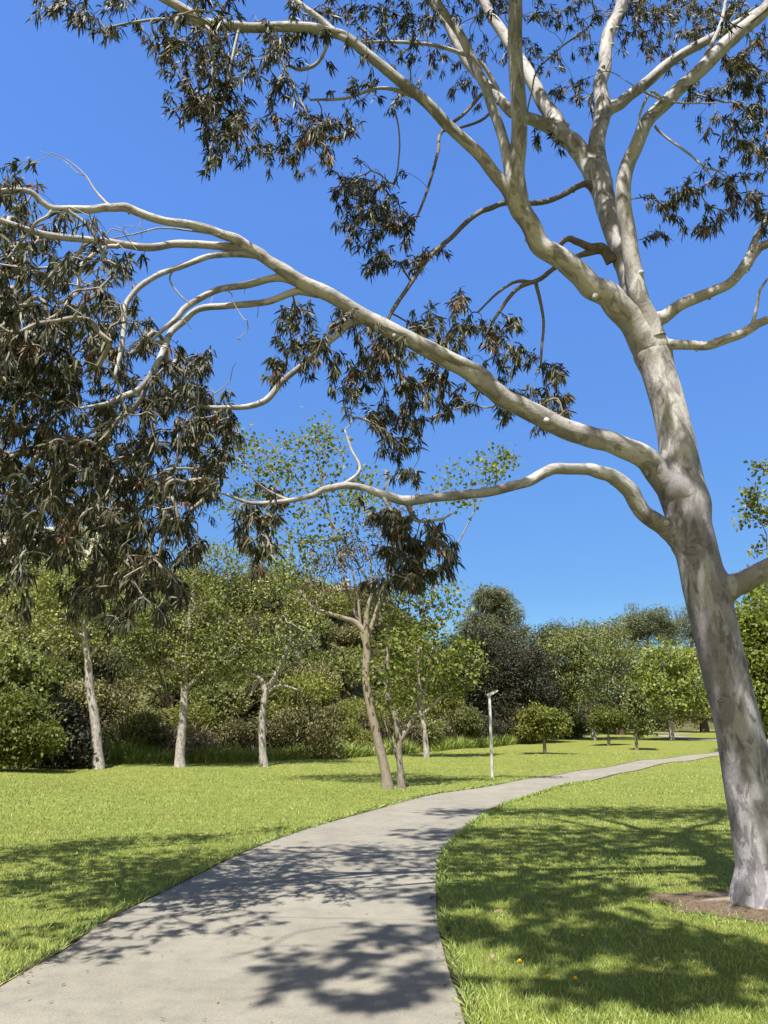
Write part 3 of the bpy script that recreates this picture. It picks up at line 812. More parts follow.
# ------------------------------------------------------------------ the big eucalyptus
def big_tree():
    rng = np.random.default_rng(21)
    root = empty('eucalyptus_tree', tuple(TREE))
    tag(root, 'big pale barked eucalyptus leaning over the lawn in bare soil beside the path', 'tree')
    def dz(px, py, Y): return at(px, py, Y)
    def rad(px_r, P):
        # apparent half width in pixels at the point P
        depth = P[1] * CT + (P[2] - CAM_H) * ST
        return px_r * depth / F_PX
    Y0 = TREE[1]
    base = TREE.copy(); base[2] = -0.05
    limbs = []      # (name, points, radii, material)
    def spec(lst):
        P = np.array([dz(p[0], p[1], p[2]) for p in lst]); R = np.array([rad(p[3], q) for p, q in zip(lst, P)])
        return P, R
    # trunk with its leader to the fork
    TP, TR = spec([(762, 868, Y0, 25), (756, 830, Y0, 24), (748, 780, Y0, 23.3), (739, 730, Y0, 22.2), (729, 690, Y0, 22), (721, 655, Y0, 21.6), (713, 620, Y0, 21.4), (704, 585, Y0, 21.5), (697, 555, Y0, 20.5), (689, 522, Y0 + .02, 20.8), (683, 490, Y0 + .05, 21.5), (679, 462, Y0 + .07, 18.8), (674, 430, Y0 + .1, 17), (667, 400, Y0 + .13, 16.4), (657, 368, Y0 + .17, 16), (647, 338, Y0 + .2, 15), (638, 308, Y0 + .28, 13), (631, 280, Y0 + .35, 11.5), (622, 252, Y0 + .42, 11), (612, 225, Y0 + .5, 10.5), (604, 198, Y0 + .58, 10.5), (597, 172, Y0 + .66, 10)])
    TP = np.vstack([[base + np.array([0.0, 0, -0.12])], [base + np.array([-0.005, 0, 0.10])], TP])
    TR = np.concatenate([[0.40, 0.335], TR])
    TP2 = catmull(TP, 12)
    TR2 = np.interp(np.linspace(0, 1, len(TP2)), np.linspace(0, 1, len(TR)), TR)
    # knots: puckered scars where branches fell, set into the trunk side
    def limb(lst, sides=14, flare=1.12, rough=0.05, subs=(), mat='gum_bark', name='limb'):
        P, R = spec(lst)
        R = R.copy()
        R[0] *= flare
        limbs.append(dict(P=P, R=R, subs=[spec(s) for s in subs], sides=sides, rough=rough, mat=mat, name=name))
    Yt = Y0
    # right low limb
    limb([(712, 590, Yt - .02, 13), (734, 585, Yt - .12, 11.5), (755, 575, Yt - .2, 10.5), (790, 556, Yt - .3, 9.5), (850, 520, Yt - .4, 8.5), (930, 455, Yt - .4, 7), (1010, 380, Yt - .2, 5), (1060, 290, Yt, 3)], sides=18, rough=0.03, mat='gum_bark',
         subs=[[(850, 520, Yt - .4, 5), (900, 520, Yt - .9, 4), (960, 490, Yt - 1.5, 2.5)]])
    # low left limb reaching towards the path
    limb([(680, 540, Yt + .02, 10), (664, 526, Yt - .05, 9.5), (644, 512, Yt - .15, 8), (632, 494, Yt - .2, 8.5), (616, 480, Yt - .28, 7.5), (600, 472, Yt - .33, 6.8), (580, 470, Yt - .38, 5.6), (554, 469, Yt - .45, 5.6), (538, 476, Yt - .5, 5.4), (524, 484, Yt - .55, 5), (484, 493, Yt - .65, 4.8), (434, 498, Yt - .75, 4.5), (408, 500, Yt - .8, 5), (384, 496, Yt - .85, 4), (362, 488, Yt - .9, 3.4), (340, 486, Yt - .95, 3.4), (325, 490, Yt - 1, 3.2), (310, 497, Yt - 1.05, 2.8), (280, 502, Yt - 1.1, 2.4), (250, 503, Yt - 1.15, 1.9), (225, 494, Yt - 1.2, 1.4)], rough=0.09,
         subs=[[(408, 500, Yt - .8, 3), (416, 520, Yt - .7, 2), (440, 520, Yt - .6, 1.4), (455, 512, Yt - .5, .9)],
               [(384, 497, Yt - .85, 2.4), (392, 512, Yt - .95, 1.8), (398, 532, Yt - 1.0, 1.6), (402, 556, Yt - 1.05, 1.2), (404, 580, Yt - 1.1, .9)],
               [(340, 486, Yt - .95, 2), (360, 470, Yt - .9, 1.6), (352, 450, Yt - .9, 1.2), (345, 430, Yt - .9, .8)],
               [(292, 501, Yt - 1.08, 2), (270, 492, Yt - 1.1, 1.7), (255, 480, Yt - 1.2, 1.2), (250, 470, Yt - 1.2, .8)]])
    # long limb sweeping left
    limb([(690, 505, Yt + .03, 15), (664, 480, Yt - .05, 13), (648, 462, Yt - .1, 12), (624, 448, Yt - .18, 11), (600, 441, Yt - .26, 10.5), (570, 431, Yt - .35, 10.3), (534, 413, Yt - .45, 10), (510, 402, Yt - .5, 9.5), (489, 388, Yt - .58, 8.5), (462, 369, Yt - .68, 8), (434, 352, Yt - .78, 9), (408, 340, Yt - .87, 8), (384, 328, Yt - .96, 7.8), (350, 306, Yt - 1.1, 7.2), (320, 291, Yt - 1.2, 7), (298, 280, Yt - 1.3, 6.6), (280, 268, Yt - 1.38, 6.2), (262, 254, Yt - 1.45, 5.2), (240, 241, Yt - 1.55, 4.8), (219, 232, Yt - 1.65, 4.4), (194, 225, Yt - 1.75, 4.2), (162, 221, Yt - 1.9, 4), (140, 214, Yt - 1.98, 4), (125, 207, Yt - 2.05, 4.4), (109, 207, Yt - 2.1, 4), (85, 210, Yt - 2.15, 3.8), (55, 208, Yt - 2.2, 3.2), (44, 203, Yt - 2.22, 3), (28, 191, Yt - 2.3, 2.6), (0, 191, Yt - 2.4, 2.3), (-40, 200, Yt - 2.6, 1.8), (-80, 220, Yt - 2.7, 1.2)], sides=18, rough=0.07, flare=1.12,
         subs=[
            # second long arm under it
            [(262, 254, Yt - 1.45, 4.2), (240, 248, Yt - 1.5, 4.6), (206, 244, Yt - 1.55, 4.4), (175, 243, Yt - 1.6, 4.2), (147, 248, Yt - 1.7, 4.2), (103, 243, Yt - 1.8, 4), (62, 238, Yt - 1.95, 3.8), (28, 230, Yt - 2.1, 3.5), (0, 221, Yt - 2.2, 3.2), (-40, 212, Yt - 2.4, 2.6), (-90, 215, Yt - 2.5, 1.8)],
            # arm that runs on top of the limb
            [(503, 398, Yt - .54, 7), (495, 385, Yt - .62, 5.6), (484, 373, Yt - .68, 5), (466, 363, Yt - .74, 4.6), (450, 356, Yt - .8, 5), (434, 349, Yt - .84, 5)],
            [(320, 291, Yt - 1.2, 5.5), (300, 282, Yt - 1.28, 4.6), (275, 278, Yt - 1.3, 4.2), (245, 285, Yt - 1.3, 3.9), (215, 291, Yt - 1.35, 3.6), (190, 305, Yt - 1.4, 3.6), (178, 318, Yt - 1.42, 3.2), (165, 328, Yt - 1.45, 2.6), (150, 342, Yt - 1.5, 1.6)],
            [(330, 294, Yt - 1.18, 5), (300, 292, Yt - 1.22, 4), (270, 303, Yt - 1.2, 3.8), (235, 305, Yt - 1.2, 3.6), (205, 307, Yt - 1.2, 3.6), (186, 318, Yt - 1.22, 3.6), (172, 330, Yt - 1.25, 3.7), (164, 348, Yt - 1.3, 3.7), (150, 376, Yt - 1.4, 3.6), (138, 390, Yt - 1.45, 3.4), (122, 397, Yt - 1.5, 3), (105, 403, Yt - 1.55, 2.4), (80, 408, Yt - 1.65, 1.5)],
            [(150, 376, Yt - 1.4, 3), (140, 400, Yt - 1.35, 3), (125, 415, Yt - 1.3, 2.6), (100, 426, Yt - 1.3, 2), (80, 440, Yt - 1.3, 1.2)],
            [(262, 256, Yt - 1.45, 4), (240, 255, Yt - 1.5, 3.6), (215, 256, Yt - 1.6, 3.3), (195, 262, Yt - 1.65, 3.1), (175, 270, Yt - 1.7, 3), (156, 277, Yt - 1.75, 3), (143, 283, Yt - 1.78, 3.2), (132, 295, Yt - 1.8, 3), (125, 309, Yt - 1.82, 3), (123, 335, Yt - 1.85, 2.9), (120, 355, Yt - 1.9, 2.6), (114, 378, Yt - 1.95, 1.6)],
            # long thin arm down to the left of the middle
            [(392, 330, Yt - .92, 4.5), (372, 322, Yt - .95, 4), (350, 325, Yt - .95, 3.8), (336, 336, Yt - .95, 3.6), (320, 350, Yt - .96, 3.6), (298, 369, Yt - .97, 3.5), (280, 384, Yt - .98, 3.6), (268, 398, Yt - 1, 3.8), (255, 405, Yt - 1.02, 3.4), (238, 408, Yt - 1.05, 3), (210, 408, Yt - 1.1, 2.3), (190, 404, Yt - 1.15, 1.5)],
            # dead upright twigs
            [(109, 205, Yt - 2.1, 1.8), (95, 190, Yt - 2.1, 1.2), (86, 176, Yt - 2.1, .8), (72, 163, Yt - 2.1, .6), (52, 153, Yt - 2.1, .4)],
            [(86, 176, Yt - 2.1, .7), (76, 172, Yt - 2.12, .6), (68, 164, Yt - 2.15, .5), (58, 158, Yt - 2.15, .4), (40, 151, Yt - 2.2, .3)],
            # small arms leaving the far end
            [(68, 210, Yt - 2.2, 2.4), (85, 222, Yt - 2.15, 2.2), (97, 240, Yt - 2.1, 2), (104, 256, Yt - 2, 1.6), (103, 268, Yt - 2, 1.2)],
            [(55, 208, Yt - 2.2, 2.4), (48, 216, Yt - 2.2, 2.1), (36, 222, Yt - 2.2, 1.9), (28, 234, Yt - 2.15, 1.7), (18, 246, Yt - 2.1, 1.2), (8, 258, Yt - 2.1, .9)],
            [(120, 245, Yt - 1.78, 2.6), (105, 247, Yt - 1.8, 2.3), (90, 258, Yt - 1.8, 2.2), (80, 270, Yt - 1.8, 2.2), (78, 288, Yt - 1.85, 2.2), (70, 300, Yt - 1.9, 2.2), (58, 314, Yt - 1.95, 1.8), (44, 320, Yt - 2, 1)],
            [(88, 240, Yt - 1.85, 2), (76, 256, Yt - 1.8, 1.7), (60, 266, Yt - 1.8, 1.6), (30, 268, Yt - 1.85, 1.4), (0, 264, Yt - 1.9, 1)],
            [(220, 235, Yt - 1.66, 1.4), (190, 231, Yt - 1.7, 1.1), (160, 228, Yt - 1.72, 1), (135, 234, Yt - 1.75, .9), (105, 240, Yt - 1.8, .6)],
            [(175, 268, Yt - 1.7, 1.2), (170, 280, Yt - 1.68, 1), (180, 295, Yt - 1.65, .9), (192, 305, Yt - 1.6, .7)],
         ])
    # upper left limb, curving up over the camera
    limb([(652, 352, Yt + .18, 14), (636, 328, Yt + .08, 13.5), (618, 303, Yt - .02, 13), (600, 288, Yt - .1, 12), (580, 275, Yt - .16, 11.2), (560, 261, Yt - .22, 10.5), (543, 245, Yt - .28, 10), (530, 225, Yt - .35, 9.5), (520, 205, Yt - .42, 9.2), (515, 185, Yt - .5, 9), (516, 150, Yt - .6, 8.2), (519, 100, Yt - .8, 7.6), (517, 50, Yt - 1, 7.2), (515, 0, Yt - 1.2, 6.8), (512, -60, Yt - 1.5, 6), (506, -140, Yt - 1.9, 5), (498, -230, Yt - 2.3, 3.8), (480, -330, Yt - 2.7, 2.5)], sides=20, rough=0.05, flare=1.12,
         subs=[
            [(240, 24, Yt - 1.34, 1.9), (233, 60, Yt - 1.3, 1.5), (222, 105, Yt - 1.25, 1.2), (212, 145, Yt - 1.2, .9), (208, 166, Yt - 1.2, .6)],
            [(275, 26, Yt - 1.26, 1.9), (282, 60, Yt - 1.15, 1.5), (300, 100, Yt - 1.05, 1.2), (318, 135, Yt - 1, .8)],
            [(521, 204, Yt - .42, 8), (508, 187, Yt - .5, 6.4), (490, 165, Yt - .55, 6), (474, 146, Yt - .62, 6), (452, 128, Yt - .7, 5.6), (429, 112, Yt - .78, 5.4), (406, 90, Yt - .86, 5.2), (384, 68, Yt - .95, 5), (364, 52, Yt - 1.02, 4.8), (345, 38, Yt - 1.08, 4.8), (328, 32, Yt - 1.12, 4.6), (310, 28, Yt - 1.18, 4.8), (275, 26, Yt - 1.26, 4.6), (240, 24, Yt - 1.34, 4.6), (210, 22, Yt - 1.4, 4.8), (190, 13, Yt - 1.45, 4.6), (165, 0, Yt - 1.5, 4.2), (130, -20, Yt - 1.6, 3.2), (80, -40, Yt - 1.7, 2)],
            [(347, 40, Yt - 1.08, 3.6), (325, 22, Yt - 1.1, 3), (300, 4, Yt - 1.12, 2.6), (280, -20, Yt - 1.1, 2)],
            [(515, 190, Yt - .5, 6), (508, 168, Yt - .5, 5), (500, 132, Yt - .5, 5), (490, 100, Yt - .5, 4.8), (480, 74, Yt - .5, 4.8), (468, 50, Yt - .5, 4.4), (453, 26, Yt - .5, 4), (436, 0, Yt - .5, 3.8), (420, -40, Yt - .5, 3)],
            [(222, 27, Yt - 1.38, 2.4), (190, 23, Yt - 1.4, 1.8), (165, 20, Yt - 1.45, 1.5), (135, 22, Yt - 1.5, 1.3), (105, 28, Yt - 1.5, .8)],
            [(330, 40, Yt - 1.1, 1.6), (318, 62, Yt - 1.05, 1.8), (300, 70, Yt - 1.0, 1.8), (286, 66, Yt - 1.0, 1.4), (278, 85, Yt - 1, 1)],
            [(412, 96, Yt - .84, 2.2), (380, 88, Yt - .8, 1.6), (345, 98, Yt - .8, 1.4), (310, 100, Yt - .8, 1.1)],
         ])
    # leader, left arm
    limb([(600, 184, Yt + .62, 10), (590, 166, Yt + .66, 9.5), (574, 148, Yt + .72, 9.3), (560, 133, Yt + .78, 8.8), (550, 115, Yt + .85, 7.6), (540, 95, Yt + .95, 6.8), (530, 78, Yt + 1.05, 6.2), (512, 50, Yt + 1.2, 5.6), (499, 28, Yt + 1.3, 5.2), (484, 0, Yt + 1.45, 4.6), (460, -60, Yt + 1.8, 3.5), (440, -120, Yt + 2, 2.2)], mat='gum_bark', sides=16, flare=0.92,
         subs=[[(558, 131, Yt + .78, 6.4), (538, 121, Yt + .8, 6), (515, 114, Yt + .85, 5.4), (500, 103, Yt + .9, 4.8), (486, 85, Yt + 1, 4.4), (474, 70, Yt + 1.1, 4), (458, 45, Yt + 1.2, 3.6), (440, 15, Yt + 1.3, 3.2), (425, -15, Yt + 1.4, 2.6)],
               [(504, 106, Yt + .9, 2.4), (495, 85, Yt + .85, 2.2), (480, 62, Yt + .8, 2), (455, 52, Yt + .8, 2), (425, 45, Yt + .8, 1.8), (384, 42, Yt + .8, 1.5), (350, 44, Yt + .8, 1)]])
    # leader, upright arm with its right fork
    limb([(600, 180, Yt + .64, 9.5), (597, 160, Yt + .66, 8.5), (599, 130, Yt + .7, 7.8), (602, 100, Yt + .75, 7.4), (604, 75, Yt + .8, 6.4), (606, 50, Yt + .85, 6.2), (612, 26, Yt + .9, 6.4), (620, 4, Yt + 1, 6), (625, -40, Yt + 1.1, 5), (622, -110, Yt + 1.3, 3.5), (612, -180, Yt + 1.4, 2)], mat='gum_bark', sides=16, flare=0.9,
         subs=[[(603, 112, Yt + .74, 6), (618, 103, Yt + .72, 5.8), (632, 92, Yt + .68, 5.6), (652, 76, Yt + .62, 5.2), (675, 60, Yt + .55, 4.8), (700, 45, Yt + .45, 4.4), (728, 28, Yt + .35, 4), (765, 5, Yt + .2, 3.6), (800, -30, Yt, 2.6), (830, -70, Yt - .1, 1.8)]])
    # right stem, leaving the leader and sweeping to the top right
    limb([(655, 338, Yt + .05, 9), (643, 305, Yt - .02, 9), (634, 272, Yt - .08, 8.4), (628, 240, Yt - .12, 7.8), (624, 205, Yt - .18, 7.6), (625, 175, Yt - .22, 7.4), (633, 152, Yt - .26, 7.2), (646, 124, Yt - .3, 6.8), (664, 103, Yt - .34, 6.8), (684, 85, Yt - .38, 6.6), (706, 64, Yt - .42, 6.8), (729, 42, Yt - .46, 7), (750, 24, Yt - .5, 6.6), (772, 0, Yt - .55, 6), (810, -60, Yt - .8, 5), (840, -150, Yt - 1.2, 4), (850, -260, Yt - 1.8, 2.8)], sides=16, rough=0.05, flare=1.15,
         subs=[[(700, 70, Yt - .4, 2.5), (712, 45, Yt - .4, 2.2), (722, 20, Yt - .4, 1.8), (728, -10, Yt - .4, 1.4)],
               [(664, 103, Yt - .34, 1.6), (652, 92, Yt - .4, 1.4), (640, 115, Yt - .4, 1.2), (641, 130, Yt - .4, .9)],
               [(640, 90, Yt - .5, 1.0), (658, 98, Yt - .45, 1.1), (680, 103, Yt - .45, 1.0), (716, 103, Yt - .45, .6)],
               [(655, 126, Yt - .3, 1.3), (670, 140, Yt - .35, 1.2), (690, 155, Yt - .4, 1.1), (706, 168, Yt - .45, .9), (726, 172, Yt - .5, .6)]])
    # two bare limbs on the right
    limb([(652, 325, Yt + .1, 7.5), (668, 316, Yt + .05, 6.4), (694, 299, Yt, 5.6), (712, 291, Yt, 5.2), (729, 283, Yt - .05, 5), (745, 266, Yt - .1, 4.8), (756, 252, Yt - .1, 4.4), (768, 244, Yt - .15, 4.2), (800, 230, Yt - .2, 3.4), (840, 200, Yt - .3, 2)], mat='gum_bark', rough=0.06,
         subs=[[(745, 266, Yt - .1, 4), (752, 250, Yt - .1, 3.6), (760, 230, Yt - .1, 3.2), (775, 205, Yt - .2, 2.6), (790, 170, Yt - .2, 1.8)]])
    limb([(655, 342, Yt + .08, 6.5), (670, 344, Yt, 5), (694, 346, Yt - .05, 4.6), (712, 344, Yt - .1, 4.4), (734, 336, Yt - .15, 4.6), (755, 326, Yt - .2, 4.4), (775, 316, Yt - .25, 3.6), (820, 300, Yt - .4, 2.6), (860, 270, Yt - .5, 1.6)], mat='gum_bark', rough=0.08,
         subs=[[(753, 326, Yt - .2, 2), (757, 306, Yt - .22, 1.5), (760, 290, Yt - .25, 1.3), (770, 275, Yt - .3, .9)]])
    # dark thin branches in the middle
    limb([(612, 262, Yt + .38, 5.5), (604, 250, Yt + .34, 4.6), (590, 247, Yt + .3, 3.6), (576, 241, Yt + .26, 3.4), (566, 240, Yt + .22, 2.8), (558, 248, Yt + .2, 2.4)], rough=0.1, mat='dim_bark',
         subs=[[(600, 250, Yt + .34, 3.4), (582, 254, Yt + .3, 2.8), (566, 261, Yt + .25, 2.6), (549, 271, Yt + .22, 2.4), (538, 280, Yt + .2, 2.4), (520, 287, Yt + .18, 2.1), (507, 300, Yt + .15, 1.9), (495, 318, Yt + .12, 1.5), (486, 335, Yt + .1, 1.1)],
               [(536, 283, Yt + .2, 2), (541, 305, Yt + .2, 1.6), (544, 326, Yt + .2, 1.4), (542, 350, Yt + .2, 1.3), (541, 368, Yt + .2, 1)],
               [(532, 282, Yt + .2, 2.2), (515, 282, Yt + .3, 1.6), (498, 292, Yt + .35, 1.3), (478, 312, Yt + .4, .9)]])
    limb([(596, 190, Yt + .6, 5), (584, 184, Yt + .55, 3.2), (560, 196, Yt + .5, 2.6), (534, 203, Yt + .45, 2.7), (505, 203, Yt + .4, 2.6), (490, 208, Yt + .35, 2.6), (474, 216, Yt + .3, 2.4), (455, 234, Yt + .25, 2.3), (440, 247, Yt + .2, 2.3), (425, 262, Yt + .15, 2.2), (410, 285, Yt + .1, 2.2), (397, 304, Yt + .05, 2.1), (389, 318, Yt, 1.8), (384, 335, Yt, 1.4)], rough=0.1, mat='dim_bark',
         subs=[[(484, 92, Yt + .9, 1.8), (464, 114, Yt + .7, 1.7), (442, 133, Yt + .5, 1.6), (438, 152, Yt + .3, 1.6), (428, 188, Yt + .1, 1.4), (417, 216, Yt, 1.2), (404, 237, Yt, .8)],
               [(500, 98, Yt + .9, 1.6), (484, 118, Yt + .7, 1.4), (460, 128, Yt + .6, 1.2), (444, 131, Yt + .5, 1.0)]])
    # high limb over the camera, out of the picture: shades the path
    limb([(506, -140, Yt - 1.9, 5), (470, -190, Yt - 2.5, 4.5), (420, -300, Yt - 3.4, 4), (360, -480, Yt - 4.1, 3), (330, -620, Yt - 4.4, 2)], flare=1.0)

    sk = Skeleton()
    sk.add_line(TP2[70:], -1, -1, TR2[70:])
    mb = MB()
    tb = []
    for L in limbs:
        q = catmull(L['P'], 8); r = np.interp(np.linspace(0, 1, len(q)), np.linspace(0, 1, len(L['R'])), L['R'])
        tb.append((q[:24] - TREE, r[:24], 1.0 * float(np.median(L['R'][:4]))))
    tube(mb, TP2 - TREE, TR2, 64, rough=0.035, seed=3, cap=True, blend=tb, posbark=(1e6, 1.0))
    mb.build('trunk', M['gum_bark'], root, True)
    mbs = []
    parts = []
    for k, L in enumerate(limbs):
        mbk = MB()
        P2 = catmull(L['P'], 8)
        R2 = np.interp(np.linspace(0, 1, len(P2)), np.linspace(0, 1, len(L['R'])), L['R'])
        # gentle irregular kinks
        amp = np.minimum(R2 * 0.18, 0.02)[:, None]
        ker = np.hanning(13); ker /= ker.sum() * 0.45
        jit = np.stack([np.convolve(rng.normal(0, 1, len(P2) + 12), ker, 'valid') for _ in range(3)], 1)
        jit[0] = 0
        P2 = P2 + jit * amp
        kk_ = 1.0 * float(np.median(L['R'][:4]))
        bl = [(TP2[::2] - TREE, TR2[::2], kk_)] if k != len(limbs) - 1 else []
        for SP, SR in L['subs']:
            q_ = catmull(SP, 5); SR *= (0.88 if k == 2 else 1.0); r_ = np.interp(np.linspace(0, 1, len(q_)), np.linspace(0, 1, len(SR)), SR)
            if SR[0] > 0.02: bl.append((q_[:12] - TREE, r_[:12], 1.2 * SR[0]))
        tube(mbk, P2 - TREE, R2, L['sides'] + 6, rough=L['rough'] * 0.55, seed=k, uoff=k * 0.7, blend=bl, posbark=(0.15, 0.5))
        sk.add_line(P2, k, -1, R2)
        for s, (SP, SR) in enumerate(L['subs']):
            q = catmull(SP, 5)
            r = np.interp(np.linspace(0, 1, len(q)), np.linspace(0, 1, len(SR)), SR)
            amp = np.minimum(r * 0.3, 0.02)[:, None]
            jit = np.stack([np.convolve(rng.normal(0, 1, len(q) + 12), ker, 'valid') for _ in range(3)], 1); jit[0] = 0
            q = q + jit * amp
            tube(mbk, q - TREE, r, 12 if SR[0] > 0.02 else 7, rough=0.07, seed=k * 9 + s, uoff=k * .7 + s * .31, tint=1.0, blend=[(P2[::2] - TREE, R2[::2], 1.2 * SR[0])] if SR[0] > 0.02 else ())
            sk.add_line(q, k, -1, r)
        # little stubs and knots along the limb
        for t in rng.choice(np.arange(8, max(9, len(P2) - 4)), size=min(7, max(1, len(P2) // 14)), replace=False):
            dirn = unit(np.cross(rng.normal(size=3), P2[t] - P2[t - 1]))
            b = P2[t] + dirn * R2[t] * 0.72 - TREE
            tube(mbk, np.array([b, b + dirn * R2[t] * 0.5, b + dirn * R2[t] * 0.62]), np.array([R2[t] * .42, R2[t] * .27, R2[t] * .12]), 7, rough=0.1, tint=1.0)
        mbs.append(mbk)

    # ---- foliage: clumps of hanging leaves; (px, py, rx, ry, depth, clusters)
    Yc = Yt
    blobs = [
        # top left sprays
        (55, 10, 24, 20, Yc - 1.5, 10), (92, 22, 24, 22, Yc - 1.5, 11), (124, 8, 20, 14, Yc - 1.5, 7), (110, 35, 12, 10, Yc - 1.5, 3),
        (175, 40, 30, 28, Yc - 1.35, 22), (205, 65, 36, 30, Yc - 1.3, 34), (218, 100, 34, 28, Yc - 1.25, 32), (240, 130, 24, 22, Yc - 1.2, 18), (214, 150, 10, 22, Yc - 1.2, 8), (208, 170, 6, 10, Yc - 1.2, 3), (190, 112, 14, 18, Yc - 1.2, 7),
        (265, 60, 34, 28, Yc - 1.2, 22), (300, 40, 40, 24, Yc - 1.0, 18), (325, 20, 40, 18, Yc - 1, 12), (286, 100, 26, 28, Yc - 1.0, 15), (318, 135, 24, 24, Yc - .95, 24), (345, 130, 20, 14, Yc - .95, 10), (326, 165, 8, 14, Yc - .95, 4), (270, 150, 14, 16, Yc - 1, 6), (290, 160, 8, 12, Yc - 1, 3),
        (350, 90, 28, 25, Yc - .9, 9), (385, 25, 38, 25, Yc - .6, 20), (400, 60, 30, 25, Yc - .3, 12),
        (360, 195, 24, 18, Yc - .2, 18), (380, 215, 30, 24, Yc - .1, 28), (355, 235, 22, 22, Yc - .1, 16), (400, 235, 24, 20, Yc, 16), (378, 262, 26, 18, Yc, 14), (415, 268, 20, 12, Yc, 7), (440, 262, 14, 12, Yc, 4),
        # top centre
        (430, 25, 36, 26, Yc + .6, 18), (470, 15, 34, 18, Yc + 1.1, 14), (440, 70, 32, 24, Yc + .7, 14), (470, 90, 26, 24, Yc + .9, 8), (405, 110, 20, 16, Yc + .5, 5), (500, 60, 26, 24, Yc + 1.2, 12), (545, 60, 26, 26, Yc + 1.3, 14), (565, 95, 24, 20, Yc + 1.2, 12), (560, 25, 30, 22, Yc + 1.4, 15), (590, 60, 18, 26, Yc + 1.2, 7), (545, 148, 14, 12, Yc + 1, 4), (590, 20, 24, 18, Yc + 1.3, 9), (540, 135, 18, 10, Yc + 1, 4),
        # top right
        (650, 28, 30, 24, Yc + .9, 26), (680, 15, 34, 18, Yc + .8, 24), (660, 60, 28, 20, Yc + .8, 16), (700, 35, 30, 22, Yc + .6, 20), (735, 20, 30, 20, Yc + .4, 22), (755, 60, 24, 26, Yc + .2, 20), (735, 85, 28, 22, Yc + .1, 20), (700, 100, 22, 18, Yc + .2, 8), (755, 110, 22, 24, Yc, 18), (735, 140, 22, 20, Yc, 12), (758, 160, 18, 26, Yc, 14), (720, 180, 20, 16, Yc - .1, 9), (745, 205, 24, 22, Yc - .1, 16), (690, 200, 22, 16, Yc - .2, 10), (668, 208, 20, 16, Yc - .2, 11), (700, 232, 22, 14, Yc - .2, 10), (658, 238, 10, 12, Yc - .2, 4), (765, 225, 18, 18, Yc - .1, 8), (710, 130, 16, 14, Yc, 5), (590, 110, 12, 12, Yc + 1, 4), (635, 10, 14, 14, Yc + .9, 6),
        # middle clump, under the long limb
        (295, 318, 18, 14, Yc - .9, 9), (290, 350, 22, 22, Yc - .9, 13), (275, 380, 12, 16, Yc - .9, 8), (315, 345, 20, 20, Yc - .8, 12), (330, 372, 22, 18, Yc - .7, 10), (345, 325, 22, 16, Yc - .8, 11), (372, 345, 24, 20, Yc - .6, 17), (365, 378, 22, 18, Yc - .5, 18), (352, 400, 18, 14, Yc - .5, 9),
        (405, 352, 26, 20, Yc - .3, 16), (432, 332, 24, 18, Yc - .1, 16), (460, 318, 20, 20, Yc, 16), (455, 350, 26, 18, Yc, 15), (490, 340, 26, 18, Yc + .1, 16), (512, 330, 14, 14, Yc + .15, 6), (515, 360, 24, 16, Yc + .2, 14), (545, 378, 22, 14, Yc + .2, 12), (558, 400, 14, 14, Yc + .2, 7), (530, 405, 26, 14, Yc + .1, 12), (490, 385, 24, 16, Yc, 12), (505, 418, 18, 10, Yc, 5), (540, 428, 20, 10, Yc, 7), (560, 420, 12, 10, Yc, 4),
        (430, 380, 26, 18, Yc - .2, 14), (400, 398, 26, 18, Yc - .3, 16), (385, 425, 24, 18, Yc - .4, 16), (412, 430, 22, 18, Yc - .3, 14), (395, 455, 20, 14, Yc - .4, 11), (440, 410, 20, 16, Yc - .2, 9), (462, 405, 16, 14, Yc - .1, 6), (405, 475, 14, 10, Yc - .4, 6),
        # clump hanging under the low limb
        (378, 515, 22, 16, Yc - .95, 11), (400, 528, 22, 16, Yc - .95, 13), (418, 548, 22, 16, Yc - .95, 14), (395, 558, 24, 18, Yc - 1.0, 18), (405, 585, 22, 14, Yc - 1.05, 14), (440, 575, 16, 14, Yc - 1, 8), (450, 552, 12, 14, Yc - .95, 5), (380, 590, 14, 12, Yc - 1.05, 5), (435, 540, 14, 16, Yc - .95, 6),
        (268, 500, 18, 16, Yc - 1.1, 8), (262, 525, 20, 18, Yc - 1.1, 14), (266, 552, 16, 16, Yc - 1.15, 10), (248, 545, 12, 18, Yc - 1.15, 7), (256, 575, 10, 12, Yc - 1.15, 4),
        # the big mass at the left
        (12, 192, 24, 20, Yc - 2.3, 17), (18, 225, 26, 22, Yc - 2.3, 18), (40, 245, 24, 20, Yc - 2.1, 12), (15, 265, 26, 22, Yc - 2.1, 18), (55, 285, 30, 20, Yc - 1.9, 18), (20, 305, 30, 24, Yc - 2.0, 24), (75, 265, 16, 12, Yc - 1.9, 5), (130, 275, 16, 12, Yc - 1.8, 6), (95, 310, 26, 20, Yc - 1.8, 16), (130, 318, 22, 16, Yc - 1.7, 12), (55, 330, 30, 22, Yc - 1.9, 24), (15, 345, 30, 24, Yc - 2, 24), (100, 345, 28, 20, Yc - 1.8, 18), (145, 345, 18, 16, Yc - 1.6, 8), (65, 370, 32, 22, Yc - 1.8, 24), (20, 385, 30, 24, Yc - 1.8, 22), (110, 375, 26, 20, Yc - 1.6, 16),
